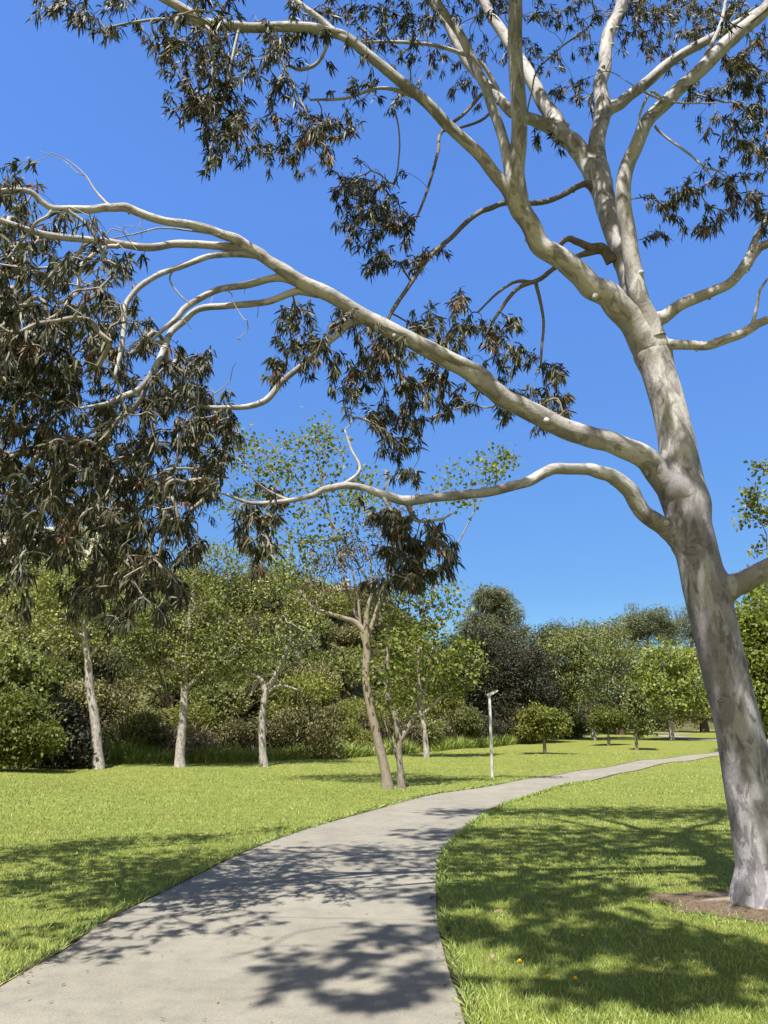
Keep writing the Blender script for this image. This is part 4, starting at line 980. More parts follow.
        (170, 372, 22, 20, Yc - 1.3, 14), (200, 372, 16, 20, Yc - 1.25, 12), (185, 400, 26, 20, Yc - 1.3, 22), (210, 420, 22, 22, Yc - 1.2, 20), (230, 440, 16, 16, Yc - 1.1, 10), (150, 410, 24, 20, Yc - 1.4, 16), (110, 415, 28, 22, Yc - 1.5, 18), (60, 410, 28, 20, Yc - 1.6, 16), (15, 425, 26, 18, Yc - 1.7, 14), (40, 445, 30, 22, Yc - 1.7, 20), (90, 450, 30, 22, Yc - 1.6, 22), (140, 450, 28, 22, Yc - 1.4, 24), (185, 445, 28, 24, Yc - 1.3, 26), (215, 465, 20, 18, Yc - 1.2, 14), (10, 470, 26, 24, Yc - 1.7, 20), (55, 485, 32, 22, Yc - 1.6, 26), (105, 490, 30, 22, Yc - 1.5, 24), (155, 490, 30, 22, Yc - 1.4, 26), (200, 495, 26, 18, Yc - 1.3, 20), (25, 520, 32, 24, Yc - 1.6, 28), (75, 525, 30, 22, Yc - 1.5, 26), (125, 530, 28, 22, Yc - 1.4, 22), (175, 530, 24, 20, Yc - 1.3, 18), (15, 555, 26, 20, Yc - 1.6, 18), (60, 555, 28, 18, Yc - 1.5, 18), (110, 562, 28, 20, Yc - 1.4, 20), (160, 562, 26, 20, Yc - 1.3, 18), (190, 555, 14, 16, Yc - 1.3, 8), (20, 585, 20, 14, Yc - 1.5, 6), (95, 590, 26, 16, Yc - 1.4, 15), (135, 595, 24, 18, Yc - 1.35, 17), (172, 595, 20, 18, Yc - 1.3, 13), (90, 615, 14, 16, Yc - 1.4, 9), (120, 622, 18, 12, Yc - 1.35, 8), (165, 622, 10, 16, Yc - 1.3, 6), (28, 612, 10, 12, Yc - 1.5, 3), (70, 600, 14, 12, Yc - 1.45, 5), (-40, 270, 40, 50, Yc - 2.0, 36), (-50, 370, 40, 60, Yc - 1.8, 50), (-40, 480, 40, 60, Yc - 1.6, 45), (-110, 330, 50, 60, Yc - 1.0, 40), (-110, 450, 50, 60, Yc - 0.8, 40),
    ]
    tg = []; 
    for (bx, by, rx, ry, Yb, k) in blobs:
        left = bx < 250 and by > 180
        k = int(k * ((1.25 if by < 340 else 1.75) if left else 1.45 if by < 170 else 1.35))
        u = rng.normal(0, 0.5, (k, 2))
        Ys = Yb + np.clip(rng.normal(0, 0.28, k), -0.7, 0.7)
        if left: Ys = Yb + rng.uniform(-0.4, 2.3, k)
        elif by < 130 and 390 < bx < 690: Ys = Yb + rng.uniform(0.2, 2.4, k)
        for (a, b), yy in zip(u, Ys):
            tg.append(dz(bx + a * rx, by - 6 + b * ry, yy))
    n_vis = len(tg)
    # canopy above and behind the picture's upper edge: (x, y, z, r, clusters)
    def over(px, py, h, r, k):
        g = ground_at(px, py) + np.array(SUN_DIR) * (h / SUN_DIR[2])
        return (g[0], g[1], g[2], r, k)
    high = [(2.2, 7.0, 11.5, 1.3, 50), (0.6, 6.5, 11.2, 1.3, 40), (3.8, 6.0, 10.8, 1.2, 50), (5.6, 6.2, 7.6, 1.3, 50), (6.4, 7.4, 6.2, 1.2, 40), (2.4, 4.8, 9.4, 1.0, 50), (2.9, 4.2, 8.8, 0.9, 30)]
    for q in ((470, 812, 15.0, 1.0, 45), (530, 812, 15.2, 1.2, 60), (600, 812, 15.2, 1.2, 60), (660, 815, 15.0, 1.2, 55), (715, 812, 15.0, 1.0, 45), (450, 835, 13.4, .8, 24), (510, 832, 13.4, .9, 26), (590, 832, 13.4, .9, 26), (690, 835, 13.2, 1.0, 30),
              (500, 892, 9.2, 0.6, 20), (560, 905, 9.6, 0.7, 30), (600, 890, 9.8, 0.6, 16), (475, 930, 9.0, 0.5, 18), (545, 945, 9.2, 0.5, 14), (620, 935, 9.4, 0.6, 26), (680, 945, 9.4, 0.6, 28), (735, 960, 9.2, 0.6, 24), (640, 985, 8.8, 0.4, 12), (590, 988, 8.8, 0.4, 12), (700, 990, 8.8, 0.4, 10), (540, 875, 10, .6, 14),
              (400, 938, 8.6, 0.45, 8), (330, 965, 8.4, 0.4, 6), (420, 980, 8.6, 0.4, 8), (440, 900, 9, .5, 12), (420, 830, 9.4, .8, 20), (360, 850, 8.8, .7, 16)):
        high.append(over(*q))
    for q in ((90, 950, 4.3, .45, 10), (160, 930, 4.6, .5, 10), (240, 925, 5.0, .5, 8), (60, 930, 4.4, .5, 14), (30, 885, 5.0, .6, 40), (110, 843, 4.6, .7, 55), (190, 838, 5.0, .7, 50), (20, 856, 5.2, .6, 40), (70, 848, 5.2, .6, 40), (150, 885, 5.0, .5, 26), (100, 900, 4.8, .5, 16), (270, 830, 5.6, .6, 18), (180, 890, 5, .6, 14), (310, 980, 8.2, .3, 4), (360, 1005, 8.2, .3, 4), (270, 960, 7.6, .3, 4), (390, 895, 7.5, .4, 8)):
        high.append(over(*q))
    for (x, y, z, r, k) in high:
        for q in rng.normal(0, 0.5, (int(k * 3.2), 3)):
            c_ = np.array([x, y, z]) + q * r
            dd_ = c_[1] * CT + (c_[2] - CAM_H) * ST
            if dd_ > 0.3:
                qx = CX + F_PX * c_[0] / dd_; qy = CY - F_PX * (-c_[1] * ST + (c_[2] - CAM_H) * CT) / dd_
                if any(x0 < qx < x1 and y0 < qy < y1 for x0, y0, x1, y1 in ((-30, 50, 150, 172), (60, 120, 200, 215), (150, 175, 330, 330), (450, 160, 640, 320), (560, 320, 760, 560))): continue
            tg.append(c_)
    n_leafy = len(tg)
    for k in range(120):
        tg.append(dz(rng.uniform(-5, 150), rng.uniform(225, 360), Yc - 2.4 + rng.uniform(0, 1.2)))
    for k in range(18):
        tg.append(dz(rng.uniform(150, 260), rng.uniform(290, 420), Yc - 1.4 + rng.uniform(-.3, .4)))
    tg = np.array(tg)
    chains, rd = grow(sk, tg, rng, sag=0.10, wig=0.10, up_pen=0.0, steps=5, tip_r=0.0033, power=0.42)
    def mbf(own):
        return mbs[own if own >= 0 else 5]
    sk2P = [p for p in sk.P]
    sk.P = [p - TREE for p in sk.P]
    draw_chains(mbf, sk, chains, rd, 5, mat=1)
    for L, m_ in zip(limbs, mbs):
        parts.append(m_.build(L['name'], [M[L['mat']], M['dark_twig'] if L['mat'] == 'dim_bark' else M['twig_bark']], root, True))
    lf = {}
    def proj_y(p):
        dd = p[1] * CT + (p[2] - CAM_H) * ST
        return CY - F_PX * (-p[1] * ST + (p[2] - CAM_H) * CT) / max(dd, 0.05)
    for c, ti in zip(chains, sk.tids):
        if ti >= n_leafy: continue
        own = sk.own[c[-1]]
        own = own if own >= 0 else 5
        if own not in lf: lf[own] = []
        tip = sk.P[c[-1]]; pre = sk.P[c[-2]]
        red = rng.random() < 0.10
        nl = int(rng.integers(13, 24))
        big = 1.0 if tip[2] + TREE[2] < 7.9 or proj_y(tip + TREE) > -25 else 1.75
        if big > 1: nl = int(nl * 1.5)
        lf[own].append((tip, pre, nl, red, big))
    for own, items in lf.items():
        mbl = MB()
        PP = []; DD = []; TT = []; SZ = []
        for tip, pre, nl, red, big in items:
            ax = unit(tip - pre)
            f = rng.uniform(0, 1, nl) ** 0.6
            p = pre * (1 - f[:, None]) + tip * f[:, None] + rng.normal(0, 0.018, (nl, 3))
            d = unit(ax * 0.5 + rng.normal(0, 0.55, (nl, 3)) + np.array([0, 0, -0.8]))
            PP.append(p); DD.append(d); SZ.append(np.full(nl, big))
            t = np.clip(rng.normal(0.42, 0.27, nl), 0, 0.86)
            if red: t = np.where(rng.random(nl) < 0.6, rng.uniform(0.9, 1.0, nl), t)
            TT.append(t)
        PP = np.vstack(PP); DD = np.vstack(DD); TT = np.concatenate(TT); SZ = np.concatenate(SZ)
        n = len(PP)
        leaves(mbl, PP, DD, rand_dir(rng, n), SZ * rng.uniform(0.07, 0.135, n), SZ * rng.uniform(0.014, 0.025, n), 'lance', TT, bend=0.3)
        mbl.build('foliage', M['gum_leaf'], parts[own])
    # knots on the trunk, each a puckered ring
    for (px, py, r) in ((687, 553, 0.055), (652, 340, 0.028), (712, 700, 0.022)):
        p = dz(px, py, Y0 - 0.02)
        i_ = int(np.argmin(((TP2 - p) ** 2).sum(1)))
        c0 = TP2[i_]
        out_ = unit(np.array([p[0] - c0[0], -0.8 * TR2[i_], 0.0]))
        s0 = c0 + out_ * TR2[i_] * 1.0 - TREE
        s0[2] = p[2] - TREE[2]
        mk = MB()
        wv_ = np.array([1.9, 1.5, 1.05, 0.78, 0.55, 0.42, 0.2]); hv_ = np.array([-0.35, 0.10, 0.30, 0.30, 0.08, -0.25, -0.30])
        a_ = np.linspace(0, 6.2832, 24, endpoint=False)
        side_ = unit(np.cross(out_, np.array([0, 0, 1.0]))); up_ = np.array([0, 0, 1.0])
        V_ = np.concatenate([s0 + out_ * r * h_ + r * w_ * (1 + 0.07 * np.sin(3 * a_ + 1))[:, None] * (np.cos(a_)[:, None] * side_ + 0.72 * np.sin(a_)[:, None] * up_) for w_, h_ in zip(wv_, hv_)])
        i_ = np.arange(6)[:, None]; j_ = np.arange(24)[None]
        mk.add(V_, None, np.stack([i_ * 24 + j_, i_ * 24 + (j_ + 1) % 24, (i_ + 1) * 24 + (j_ + 1) % 24, (i_ + 1) * 24 + j_], -1).reshape(-1, 4), tint=0.0, bark=V_)
        mk.build('knot', M['gum_bark'], root, True)
    # surface roots
    for (a, ln, r) in ((math.radians(176), 0.62, 0.030), (math.radians(205), 0.42, 0.026), (math.radians(248), 0.3, 0.028), (math.radians(300), 0.35, 0.03), (math.radians(30), 0.4, 0.03)):
        mk = MB()
        t = np.linspace(0, 1, 9)
        aa = a + 0.18 * np.sin(t * 4 + a)
        dd = 0.22 + t * ln
        P_ = np.stack([dd * np.cos(aa), dd * np.sin(aa), 0.055 - 0.062 * t ** 0.7], -1)
        tube(mk, catmull(P_, 3), np.interp(np.linspace(0, 1, 25), [0, .3, 1], [r * 1.5, r, r * 0.35]), 10, rough=0.12, seed=int(a * 9))
        mk.build('root', M['dim_bark'], root, True)
    return root
big_tree()

# ------------------------------------------------------------------ generic background trees and shrubs
def make_tree(name, loc, label, cat, trunk, tr, crowns, bark, leaf, n_tw, leaf_n, leaf_L, leaf_W, seed, group=None, shape='broad', clump=0.35, tip_r=0.012, power=0.45, stems=(), droop=-0.15, tint=(0.45, 0.34), up=0.4, shell=0.0, sides=10, rz=0.0):
    """trunk: polyline local; stems: further (polyline, radii) limbs; crowns: (x,y,z,rx,ry,rz,weight) local"""
    rng = np.random.default_rng(seed)
    root = empty(name, tuple(loc), rz)
    tag(root, label, cat, group)
    sk = Skeleton()
    mb = MB()
    P = catmull(np.array(trunk, float), 5)
    R = np.interp(np.linspace(0, 1, len(P)), np.linspace(0, 1, len(tr)), tr)
    tube(mb, P, R, sides, rough=0.06, seed=seed)
    sk.add_line(P[len(P) // 3:], 0, -1, R[len(P) // 3:])
    ml = mb
    for SP, SR in stems:
        q = catmull(np.array(SP, float), 5)
        r = np.interp(np.linspace(0, 1, len(q)), np.linspace(0, 1, len(SR)), SR)
        tube(ml, q, r, 8, rough=0.06, seed=seed + 3)
        sk.add_line(q, 0, -1, r)
    tg = []
    wsum = sum(c[6] for c in crowns)
    for (x, y, z, rx, ry, rz_, wgt) in crowns:
        k = max(3, int(n_tw * wgt / wsum))
        d = rand_dir(rng, k)
        rr = rng.random(k) ** (1 / 3) if shell == 0 else shell + (1 - shell) * rng.random(k)
        rr = rr * (1 + 0.34 * hash_noise(d * 2.6, seed + int(x * 7)))
        tg.append(np.array([x, y, z]) + d * rr[:, None] * np.array([rx, ry, rz_]))
    tg = np.vstack(tg)
    chains, rd = grow(sk, tg, rng, sag=0.05, wig=0.07, up_pen=up, steps=4, tip_r=tip_r, power=power)
    rd = np.minimum(rd, max(tr) * 0.6)
    draw_chains(lambda o: ml, sk, chains, rd, 5)
    ml.build('trunk', M[bark], root, True)
    # leaves round each twig end and along it
    ends = np.array([sk.P[c[-1]] for c in chains]); pre = np.array([sk.P[c[-2]] for c in chains])
    k = rng.integers(0, len(ends), leaf_n)
    f = rng.uniform(0.1, 1.0, leaf_n)[:, None]
    ctr = pre[k] * (1 - f) + ends[k] * f
    p = ctr + rng.normal(0, clump, (leaf_n, 3)) * np.array([1, 1, 0.7])
    d = unit(rng.normal(0, 1, (leaf_n, 3)) + np.array([0, 0, droop]) + unit(p - ctr) * 0.4)
    nn_ = unit(rng.normal(0, 0.8, (leaf_n, 3)) + np.array([0, 0, 0.8]))
    ct = rng.normal(0, 0.13, len(ends))
    t = np.clip(rng.normal(tint[0], tint[1], leaf_n) + ct[k], 0, 1)
    mf = MB()
    leaves(mf, p, d, nn_, leaf_L * rng.uniform(0.6, 1.3, leaf_n), leaf_W * rng.uniform(0.6, 1.3, leaf_n), shape, t, bend=0.2)
    mf.build('crown', M[leaf], root)
    return root

def px_tree(bx, by):
    g = ground_at(bx, by)
    g[2] -= 0.03
    return g, g[1]

def loc_pts(base, Y, pts):
    """pixel polyline at depth offsets -> local coordinates"""
    return [at(p[0], p[1], Y + (p[2] if len(p) > 2 else 0)) - base for p in pts]

def loc_crowns(base, Y, cr):
    out = []
    for (px, py, rx, ry, dy, wgt) in cr:
        c = at(px, py, Y + dy) - base
        s = (Y + dy) / F_PX
        out.append((c[0], c[1], c[2], rx * s, min(rx, ry * 1.3) * s, ry * s, wgt))
    return out

# white trunked sycamores along the edge of the lawn
def sycamore(bx, by, trunk_px, radii_px, stems_px, crowns_px, label, seed, leaf='syc_leaf', n_tw=150, leaf_n=6000, bark='syc_bark', L=0.155, W=0.13, name='sycamore_tree', group='white barked sycamores along the lawn edge', clump=0.36, tip_r=0.011, **kw):
    b, Y = px_tree(bx, by)
    s = Y / F_PX * 1.03
    tp = [np.array([0, 0, -0.1])] + loc_pts(b, Y, trunk_px)
    tr = [radii_px[0] * 1.15 * s] + [r * 0.84 * s for r in radii_px]
    st = [(loc_pts(b, Y, pp), [r * s for r in rr]) for pp, rr in stems_px]
    return make_tree(name, b, label, 'tree', tp, tr, loc_crowns(b, Y, crowns_px), bark, leaf, n_tw, leaf_n, L, W, seed, group, clump=clump, tip_r=tip_r, stems=st, **kw)

sycamore(99, 769, [(98, 755), (95, 720), (90, 690), (88, 660), (85, 635), (86, 600), (92, 565), (96, 535)], [5.6, 5.2, 4.7, 4.3, 4, 3.6, 2.8, 1.6],
         [([(86, 640), (70, 628), (48, 628), (25, 640)], [2.2, 1.8, 1.4, .8]), ([(87, 660), (105, 640), (115, 625), (125, 600)], [2.2, 1.6, 1.2, .8]), ([(85, 610), (70, 585), (50, 560)], [2, 1.5, .8])],
         [(60, 625, 55, 35, 0, 1.2), (115, 610, 50, 40, 0, 1.2), (85, 560, 55, 40, 0, 1.2), (40, 580, 40, 40, 0, .8), (100, 515, 40, 30, 0, .6)],
         'sycamore with slim white trunk, leftmost of the row at the lawn edge', 101, n_tw=260, leaf_n=11000)
sycamore(180, 767, [(180, 755), (182, 730), (184, 705), (185, 680), (187, 650), (190, 615), (196, 580), (200, 555)], [5.4, 5, 4.6, 4.2, 3.6, 3, 2.2, 1.2],
         [([(185, 690), (205, 670), (225, 655), (240, 640)], [2.4, 1.8, 1.3, .8]), ([(186, 668), (168, 645), (150, 635)], [2, 1.5, .8])],
         [(165, 660, 50, 32, 0, 1), (210, 650, 45, 35, 0, 1), (195, 610, 55, 38, 0, 1.3), (205, 570, 45, 30, 0, 1), (150, 620, 35, 30, 0, .6)],
         'sycamore with thick pale trunk between the leftmost trunk and the forked one', 102, n_tw=260, leaf_n=11000)
sycamore(264, 766.5, [(263, 755), (262, 730), (263, 710), (266, 692), (273, 680), (280, 665), (286, 652), (291, 636), (288, 620)], [4.4, 4, 3.8, 3.8, 3.2, 2.6, 2.2, 1.6, 1],
         [([(265, 694), (263, 684), (258, 677), (248, 675), (238, 668)], [2.8, 2.3, 1.7, 1.2, .8]), ([(266, 694), (275, 687), (285, 686), (298, 690)], [2, 1.5, 1.3, .7]), ([(287, 650), (276, 630), (285, 610), (282, 590)], [1.6, 1.2, 1, .6])],
         [(250, 650, 45, 28, 0, 1), (285, 625, 45, 35, 0, 1.2), (255, 605, 45, 35, 0, 1.2), (300, 590, 35, 30, 0, .8), (225, 665, 25, 20, 0, .5), (265, 570, 40, 25, 0, .8)],
         'forked white sycamore with bare crossing limbs against the dark hillside hollow', 103, n_tw=230, leaf_n=7000)
sycamore(427, 757.5, [(426, 745), (424, 728), (422, 712), (424, 695), (430, 672), (432, 650)], [3, 2.8, 2.6, 2.3, 1.8, 1],
         [([(422, 714), (432, 706), (440, 698), (452, 690), (470, 672)], [1.8, 1.5, 1.3, 1, .6]), ([(421, 716), (414, 700), (410, 680)], [1.6, 1.2, .7]), ([(441, 700), (440, 690), (438, 680)], [.8, .7, .5])],
         [(455, 668, 28, 22, 0, 1), (430, 650, 32, 28, 0, 1.2), (405, 665, 25, 30, 0, 1), (440, 690, 35, 16, 0, .5), (465, 650, 18, 14, 0, .4)],
         'small pale sycamore with low arching branch, just left of the lamp post', 104, leaf='lime_leaf', n_tw=130, leaf_n=3000, L=0.24, W=0.22)
# two trees on the lawn beside the path
b_, Y_ = px_tree(389, 789)
sycamore(388, 789, [(386, 775), (379, 745), (371, 710), (366, 680), (367, 655), (366, 635), (367, 612), (372, 590), (370, 560)], [5.6, 5.1, 4.8, 4.6, 4.6, 3.9, 3.0, 2.0, 1.1],
         [([(366, 634), (355, 622), (340, 617), (325, 612), (310, 605), (300, 590)], [3.4, 2.6, 2.2, 1.8, 1.3, .8]), ([(367, 650), (361, 630), (358, 600), (352, 570)], [2.2, 1.8, 1.3, .8]), ([(367, 640), (380, 600), (392, 560), (396, 520)], [2.4, 1.8, 1.3, .8])],
         [(340, 565, 40, 26, 0, 1.2), (365, 545, 35, 24, 0, .9), (385, 580, 25, 25, 0, .8), (320, 590, 22, 18, 0, .4), (400, 520, 22, 18, 0, .4)],
         'young eucalyptus with smooth tan leaning trunk and reddish drooping leaves on the lawn', 105, leaf='gum_leaf', bark='tan_bark', n_tw=150, leaf_n=1900, L=0.20, W=0.04, name='eucalyptus_tree', group=None, shape='lance', droop=-0.9, clump=0.28, tint=(0.55, 0.3))
sycamore(402, 788, [(401, 775), (399, 755), (399, 737), (394, 715), (388, 700), (387, 680), (388, 650), (390, 610), (388, 570), (392, 520), (385, 470)], [3.8, 3.4, 3.8, 3.6, 3, 2.5, 2.2, 1.9, 1.5, 1.1, .7],
         [([(399, 742), (408, 728), (417, 712), (420, 690), (418, 660), (422, 620), (425, 570), (430, 500)], [3, 2.4, 2, 1.6, 1.4, 1.1, .9, .6]), ([(388, 690), (375, 660), (350, 600), (335, 540), (320, 470), (315, 435)], [1.8, 1.5, 1.2, 1, .8, .5]), ([(400, 765), (394, 750), (390, 738), (384, 720)], [1.3, 1.2, 1.1, .8]), ([(388, 650), (372, 590), (330, 520), (290, 470), (268, 440)], [1.3, 1.1, .9, .7, .5]), ([(422, 620), (450, 560), (480, 500), (500, 460)], [1, .8, .6, .4])],
         [(320, 450, 26, 36, 0, .8), (350, 500, 45, 40, 0, 1), (275, 470, 40, 40, 0, .8), (300, 540, 40, 45, 0, 1), (400, 660, 32, 40, 0, 1.1), (425, 600, 28, 45, 0, .9), (500, 465, 25, 18, 0, .5), (450, 490, 30, 30, 0, .5), (390, 620, 25, 35, 0, .6), (385, 710, 18, 18, 0, .3), (250, 510, 30, 40, 0, .5), (230, 450, 26, 24, 0, .35), (455, 600, 20, 30, 0, .25)],
         'sycamore with twin mottled stems and sparse lime green leaves behind the tan trunk', 106, leaf='lime_leaf', bark='mottled_bark', n_tw=300, leaf_n=5200, L=0.155, W=0.135, group=None, clump=0.26, tip_r=0.007, sides=9)
# low pale stem of the slender tree beyond the round ones
sycamore(594, 740, [(593, 728), (590, 712), (588, 695), (586, 675), (585, 650)], [2.4, 2, 1.7, 1.4, .9], [],
         [(585, 672, 40, 34, 0, 1.2), (600, 645, 36, 26, 0, 1), (565, 655, 26, 28, 0, .8), (560, 690, 22, 22, 0, .5)],
         'tall green tree with slim pale trunk behind the two round young trees', 107, leaf='mid_leaf', n_tw=260, leaf_n=13000, L=0.3, W=0.16, name='gum_tree', group=None, clump=0.55, tip_r=0.02, tint=(0.5, 0.25))

# dense trees beyond the lawn
def dense(bx, by, label, crowns_px, leaf, seed, name='evergreen_tree', n_tw=320, leaf_n=16000, L=0.3, W=0.22, fine=1.0, bark='dark_bark', trunk_r=4.0, top=None, shape='broad', dY=0.0, group='trees beyond the lawn', on_hill=False, clump=0.5, **kw):
    b, Y = px_tree(bx, by)
    if dY:
        Y = Y + dY
        d = ray(bx, 735)
        x = d[0] * Y / d[1]
        b = np.array([x, Y, float(ground_z(x, Y)) - 0.1])
    s = Y / F_PX
    cx = crowns_px[0][0]; ty = top or min(c[1] for c in crowns_px)
    topP = at(cx, ty, Y) - b
    tp = [np.array([0, 0, -0.2]), topP * 0.2 * np.array([.3, .3, 1]), topP * 0.5 * np.array([.8, .8, 1]), topP * 0.95]
    if name in ('oak_tree', 'evergreen_tree', 'gum_tree'): L, W, leaf_n = L * 0.72, W * 0.72, int(leaf_n * 1.7)
    elif name != 'pine_tree': L, W, leaf_n = L * 0.85, W * 0.85, int(leaf_n * 1.3)
    return make_tree(name, b, label, 'tree', tp, [trunk_r * 1.3 * s, trunk_r * s, trunk_r * .6 * s, trunk_r * .2 * s], loc_crowns(b, Y, crowns_px), bark, leaf, n_tw, leaf_n, L, W, seed, group, shape, clump=clump, **kw)

dense(505, 745, 'broad dark evergreen tree with deep shade under it, right of the lamp post', [(490, 668, 40, 36, 0, 1.3), (462, 662, 30, 30, 0, .9), (525, 676, 32, 34, 0, 1.1), (500, 705, 50, 32, 0, 1.2), (470, 705, 28, 32, 0, .8), (540, 705, 22, 28, 0, .6), (475, 640, 25, 14, 0, .4)], 'oak_leaf', 201, name='oak_tree', n_tw=520, leaf_n=30000, L=0.26, W=0.18, dY=4, shell=0.45, clump=0.45)
dense(545, 742, 'brownish grey evergreen leaning on the right side of the dark oak', [(545, 680, 26, 40, 0, 1), (560, 700, 22, 34, 0, .8), (530, 655, 22, 20, 0, .6), (548, 640, 14, 12, 0, .3)], 'grey_leaf', 202, n_tw=240, leaf_n=12000, dY=8, tint=(0.3, 0.25), shell=0.3)
dense(498, 740, 'pine with rounded pale green top rising behind the dark oak', [(495, 622, 30, 22, 0, 1.2), (492, 600, 18, 12, 0, 1), (512, 635, 18, 20, 0, .6), (475, 632, 16, 16, 0, .5), (498, 660, 30, 26, 0, .5)], 'pine_leaf', 203, name='pine_tree', n_tw=340, leaf_n=30000, L=0.5, W=0.07, dY=22, clump=0.42, shape='lance', tint=(0.75, 0.22), droop=0.5)
dense(575, 740, 'pale loose gum tree with thin tufted top behind the grey green tree', [(575, 640, 24, 16, 0, 1), (560, 632, 14, 12, 0, .5), (595, 634, 18, 14, 0, .6), (580, 665, 34, 30, 0, 1.2), (610, 660, 22, 30, 0, .8)], 'grey_leaf', 204, name='gum_tree', n_tw=240, leaf_n=9500, dY=24, L=0.34, W=0.14, clump=0.5)
dense(648, 738, 'round topped dark pine on the skyline left of the big trunk', [(648, 622, 26, 14, 0, 1.2), (630, 630, 16, 12, 0, .6), (668, 632, 14, 12, 0, .6), (650, 655, 34, 22, 0, 1)], 'pine_leaf', 205, name='pine_tree', n_tw=320, leaf_n=26000, L=0.55, W=0.08, dY=48, clump=0.6, shape='lance', droop=0.5)
dense(694, 738, 'dark pine half hidden by the big eucalyptus trunk', [(692, 622, 14, 18, 0, 1), (700, 645, 20, 20, 0, 1)], 'pine_leaf', 206, name='pine_tree', n_tw=150, leaf_n=8000, L=0.55, W=0.07, dY=44, clump=0.6, shape='lance', droop=0.5)
dense(620, 742, 'soft grey tree filling the gap behind the small slim tree', [(620, 670, 26, 30, 0, 1.2), (640, 690, 22, 28, 0, 1), (605, 695, 22, 26, 0, .8)], 'grey_leaf', 207, n_tw=220, leaf_n=11000, dY=20, L=0.32, W=0.2)
dense(705, 739, 'mid green tree closing the gap behind the lime sycamore and the big trunk', [(700, 690, 30, 30, 0, 1.2), (680, 700, 26, 26, 0, 1), (725, 690, 26, 34, 0, 1), (660, 705, 24, 22, 0, .8), (750, 690, 30, 36, 0, 1)], 'mid_leaf', 217, n_tw=320, leaf_n=15000, dY=26, L=0.34, W=0.22)
dense(672, 740.5, 'leafy lime green sycamore on the lawn just left of the big trunk', [(668, 690, 34, 26, 0, 1.3), (690, 672, 26, 26, 0, 1), (645, 672, 20, 24, 0, .8), (672, 660, 26, 20, 0, .9), (690, 705, 24, 16, 0, .6), (645, 705, 18, 14, 0, .4)], 'lime_leaf', 208, name='sycamore_tree', bark='syc_bark', trunk_r=2.2, n_tw=260, leaf_n=4600, L=0.36, W=0.34, group=None, clump=0.4, tint=(0.5, 0.3))
dense(637, 750, 'small slim upright young tree between the round tree and the lime sycamore', [(636, 702, 10, 12, 0, 1), (637, 716, 12, 12, 0, 1.1), (633, 690, 7, 8, 0, .5), (641, 728, 9, 7, 0, .5)], 'mid_leaf', 209, name='young_tree', bark='tan_bark', trunk_r=1.5, n_tw=80, leaf_n=1700, L=0.24, W=0.2, group=None, clump=0.22, tip_r=0.01)
dense(545, 754, 'round crowned young tree standing on the lawn in front of the dark oak', [(543, 722, 22, 14, 0, 1.3), (530, 727, 13, 11, 0, .6), (556, 726, 14, 11, 0, .6), (540, 712, 15, 7, 0, .6)], 'bright_leaf', 210, name='young_tree', bark='tan_bark', trunk_r=1.6, n_tw=130, leaf_n=5200, L=0.2, W=0.15, group='round crowned young trees on the lawn', clump=0.2, tip_r=0.012, tint=(0.35, 0.28), shell=0.35)
dense(609, 745.5, 'round crowned young tree farther off, left of the slim young tree', [(608, 718, 15, 10, 0, 1.3), (599, 722, 9, 8, 0, .5), (616, 721, 9, 8, 0, .5)], 'bright_leaf', 211, name='young_tree', bark='tan_bark', trunk_r=1.5, n_tw=110, leaf_n=4200, L=0.22, W=0.17, group='round crowned young trees on the lawn', clump=0.22, tip_r=0.012, tint=(0.3, 0.25), shell=0.35)
dense(790, 752, 'big leafy sycamore behind the trunk at the right edge', [(770, 660, 40, 44, 0, 1.3), (745, 640, 26, 30, 0, .9), (790, 620, 46, 40, 0, 1.2), (745, 690, 26, 26, 0, .9), (770, 710, 40, 26, 0, 1), (820, 660, 50, 50, 0, 1), (735, 665, 14, 26, 0, .5)], 'lime_leaf', 212, name='sycamore_tree', bark='syc_bark', trunk_r=4.5, n_tw=380, leaf_n=17000, L=0.34, W=0.32, group=None, clump=0.5, tint=(0.4, 0.25))
dense(742, 742, 'dark leaved shrubby tree low behind the trunk at right', [(755, 700, 34, 30, 0, 1.2), (740, 715, 22, 20, 0, .8), (775, 690, 24, 24, 0, .8), (760, 585, 18, 18, 0, .4), (765, 620, 26, 30, 0, .8)], 'mid_leaf', 213, n_tw=260, leaf_n=12000, dY=8)
# leafy branch tips entering at the right, from a tree beyond the edge
bq = np.array([13.5, 17.0, 0.0])
make_tree('sycamore_tree', bq, 'sycamore whose leafy branch tips enter the sky at the right edge', 'tree', [(0, 0, -.1), (-.1, 0, 2), (-.3, 0, 4), (-.6, -.1, 7)], [0.3, 0.25, 0.18, 0.08],
          loc_crowns(bq, 17.0, [(752, 500, 9, 15, 0, .3), (762, 466, 6, 12, 0, .16), (764, 520, 8, 14, 0, .25), (745, 518, 6, 8, 0, .12), (758, 548, 8, 7, 0, .12), (850, 470, 60, 60, 0, 1.2), (930, 400, 90, 90, 0, 1.6)]), 'dark_bark', 'mid_leaf', 200, 2000, 0.12, 0.09, 214, clump=0.12, tip_r=0.005)
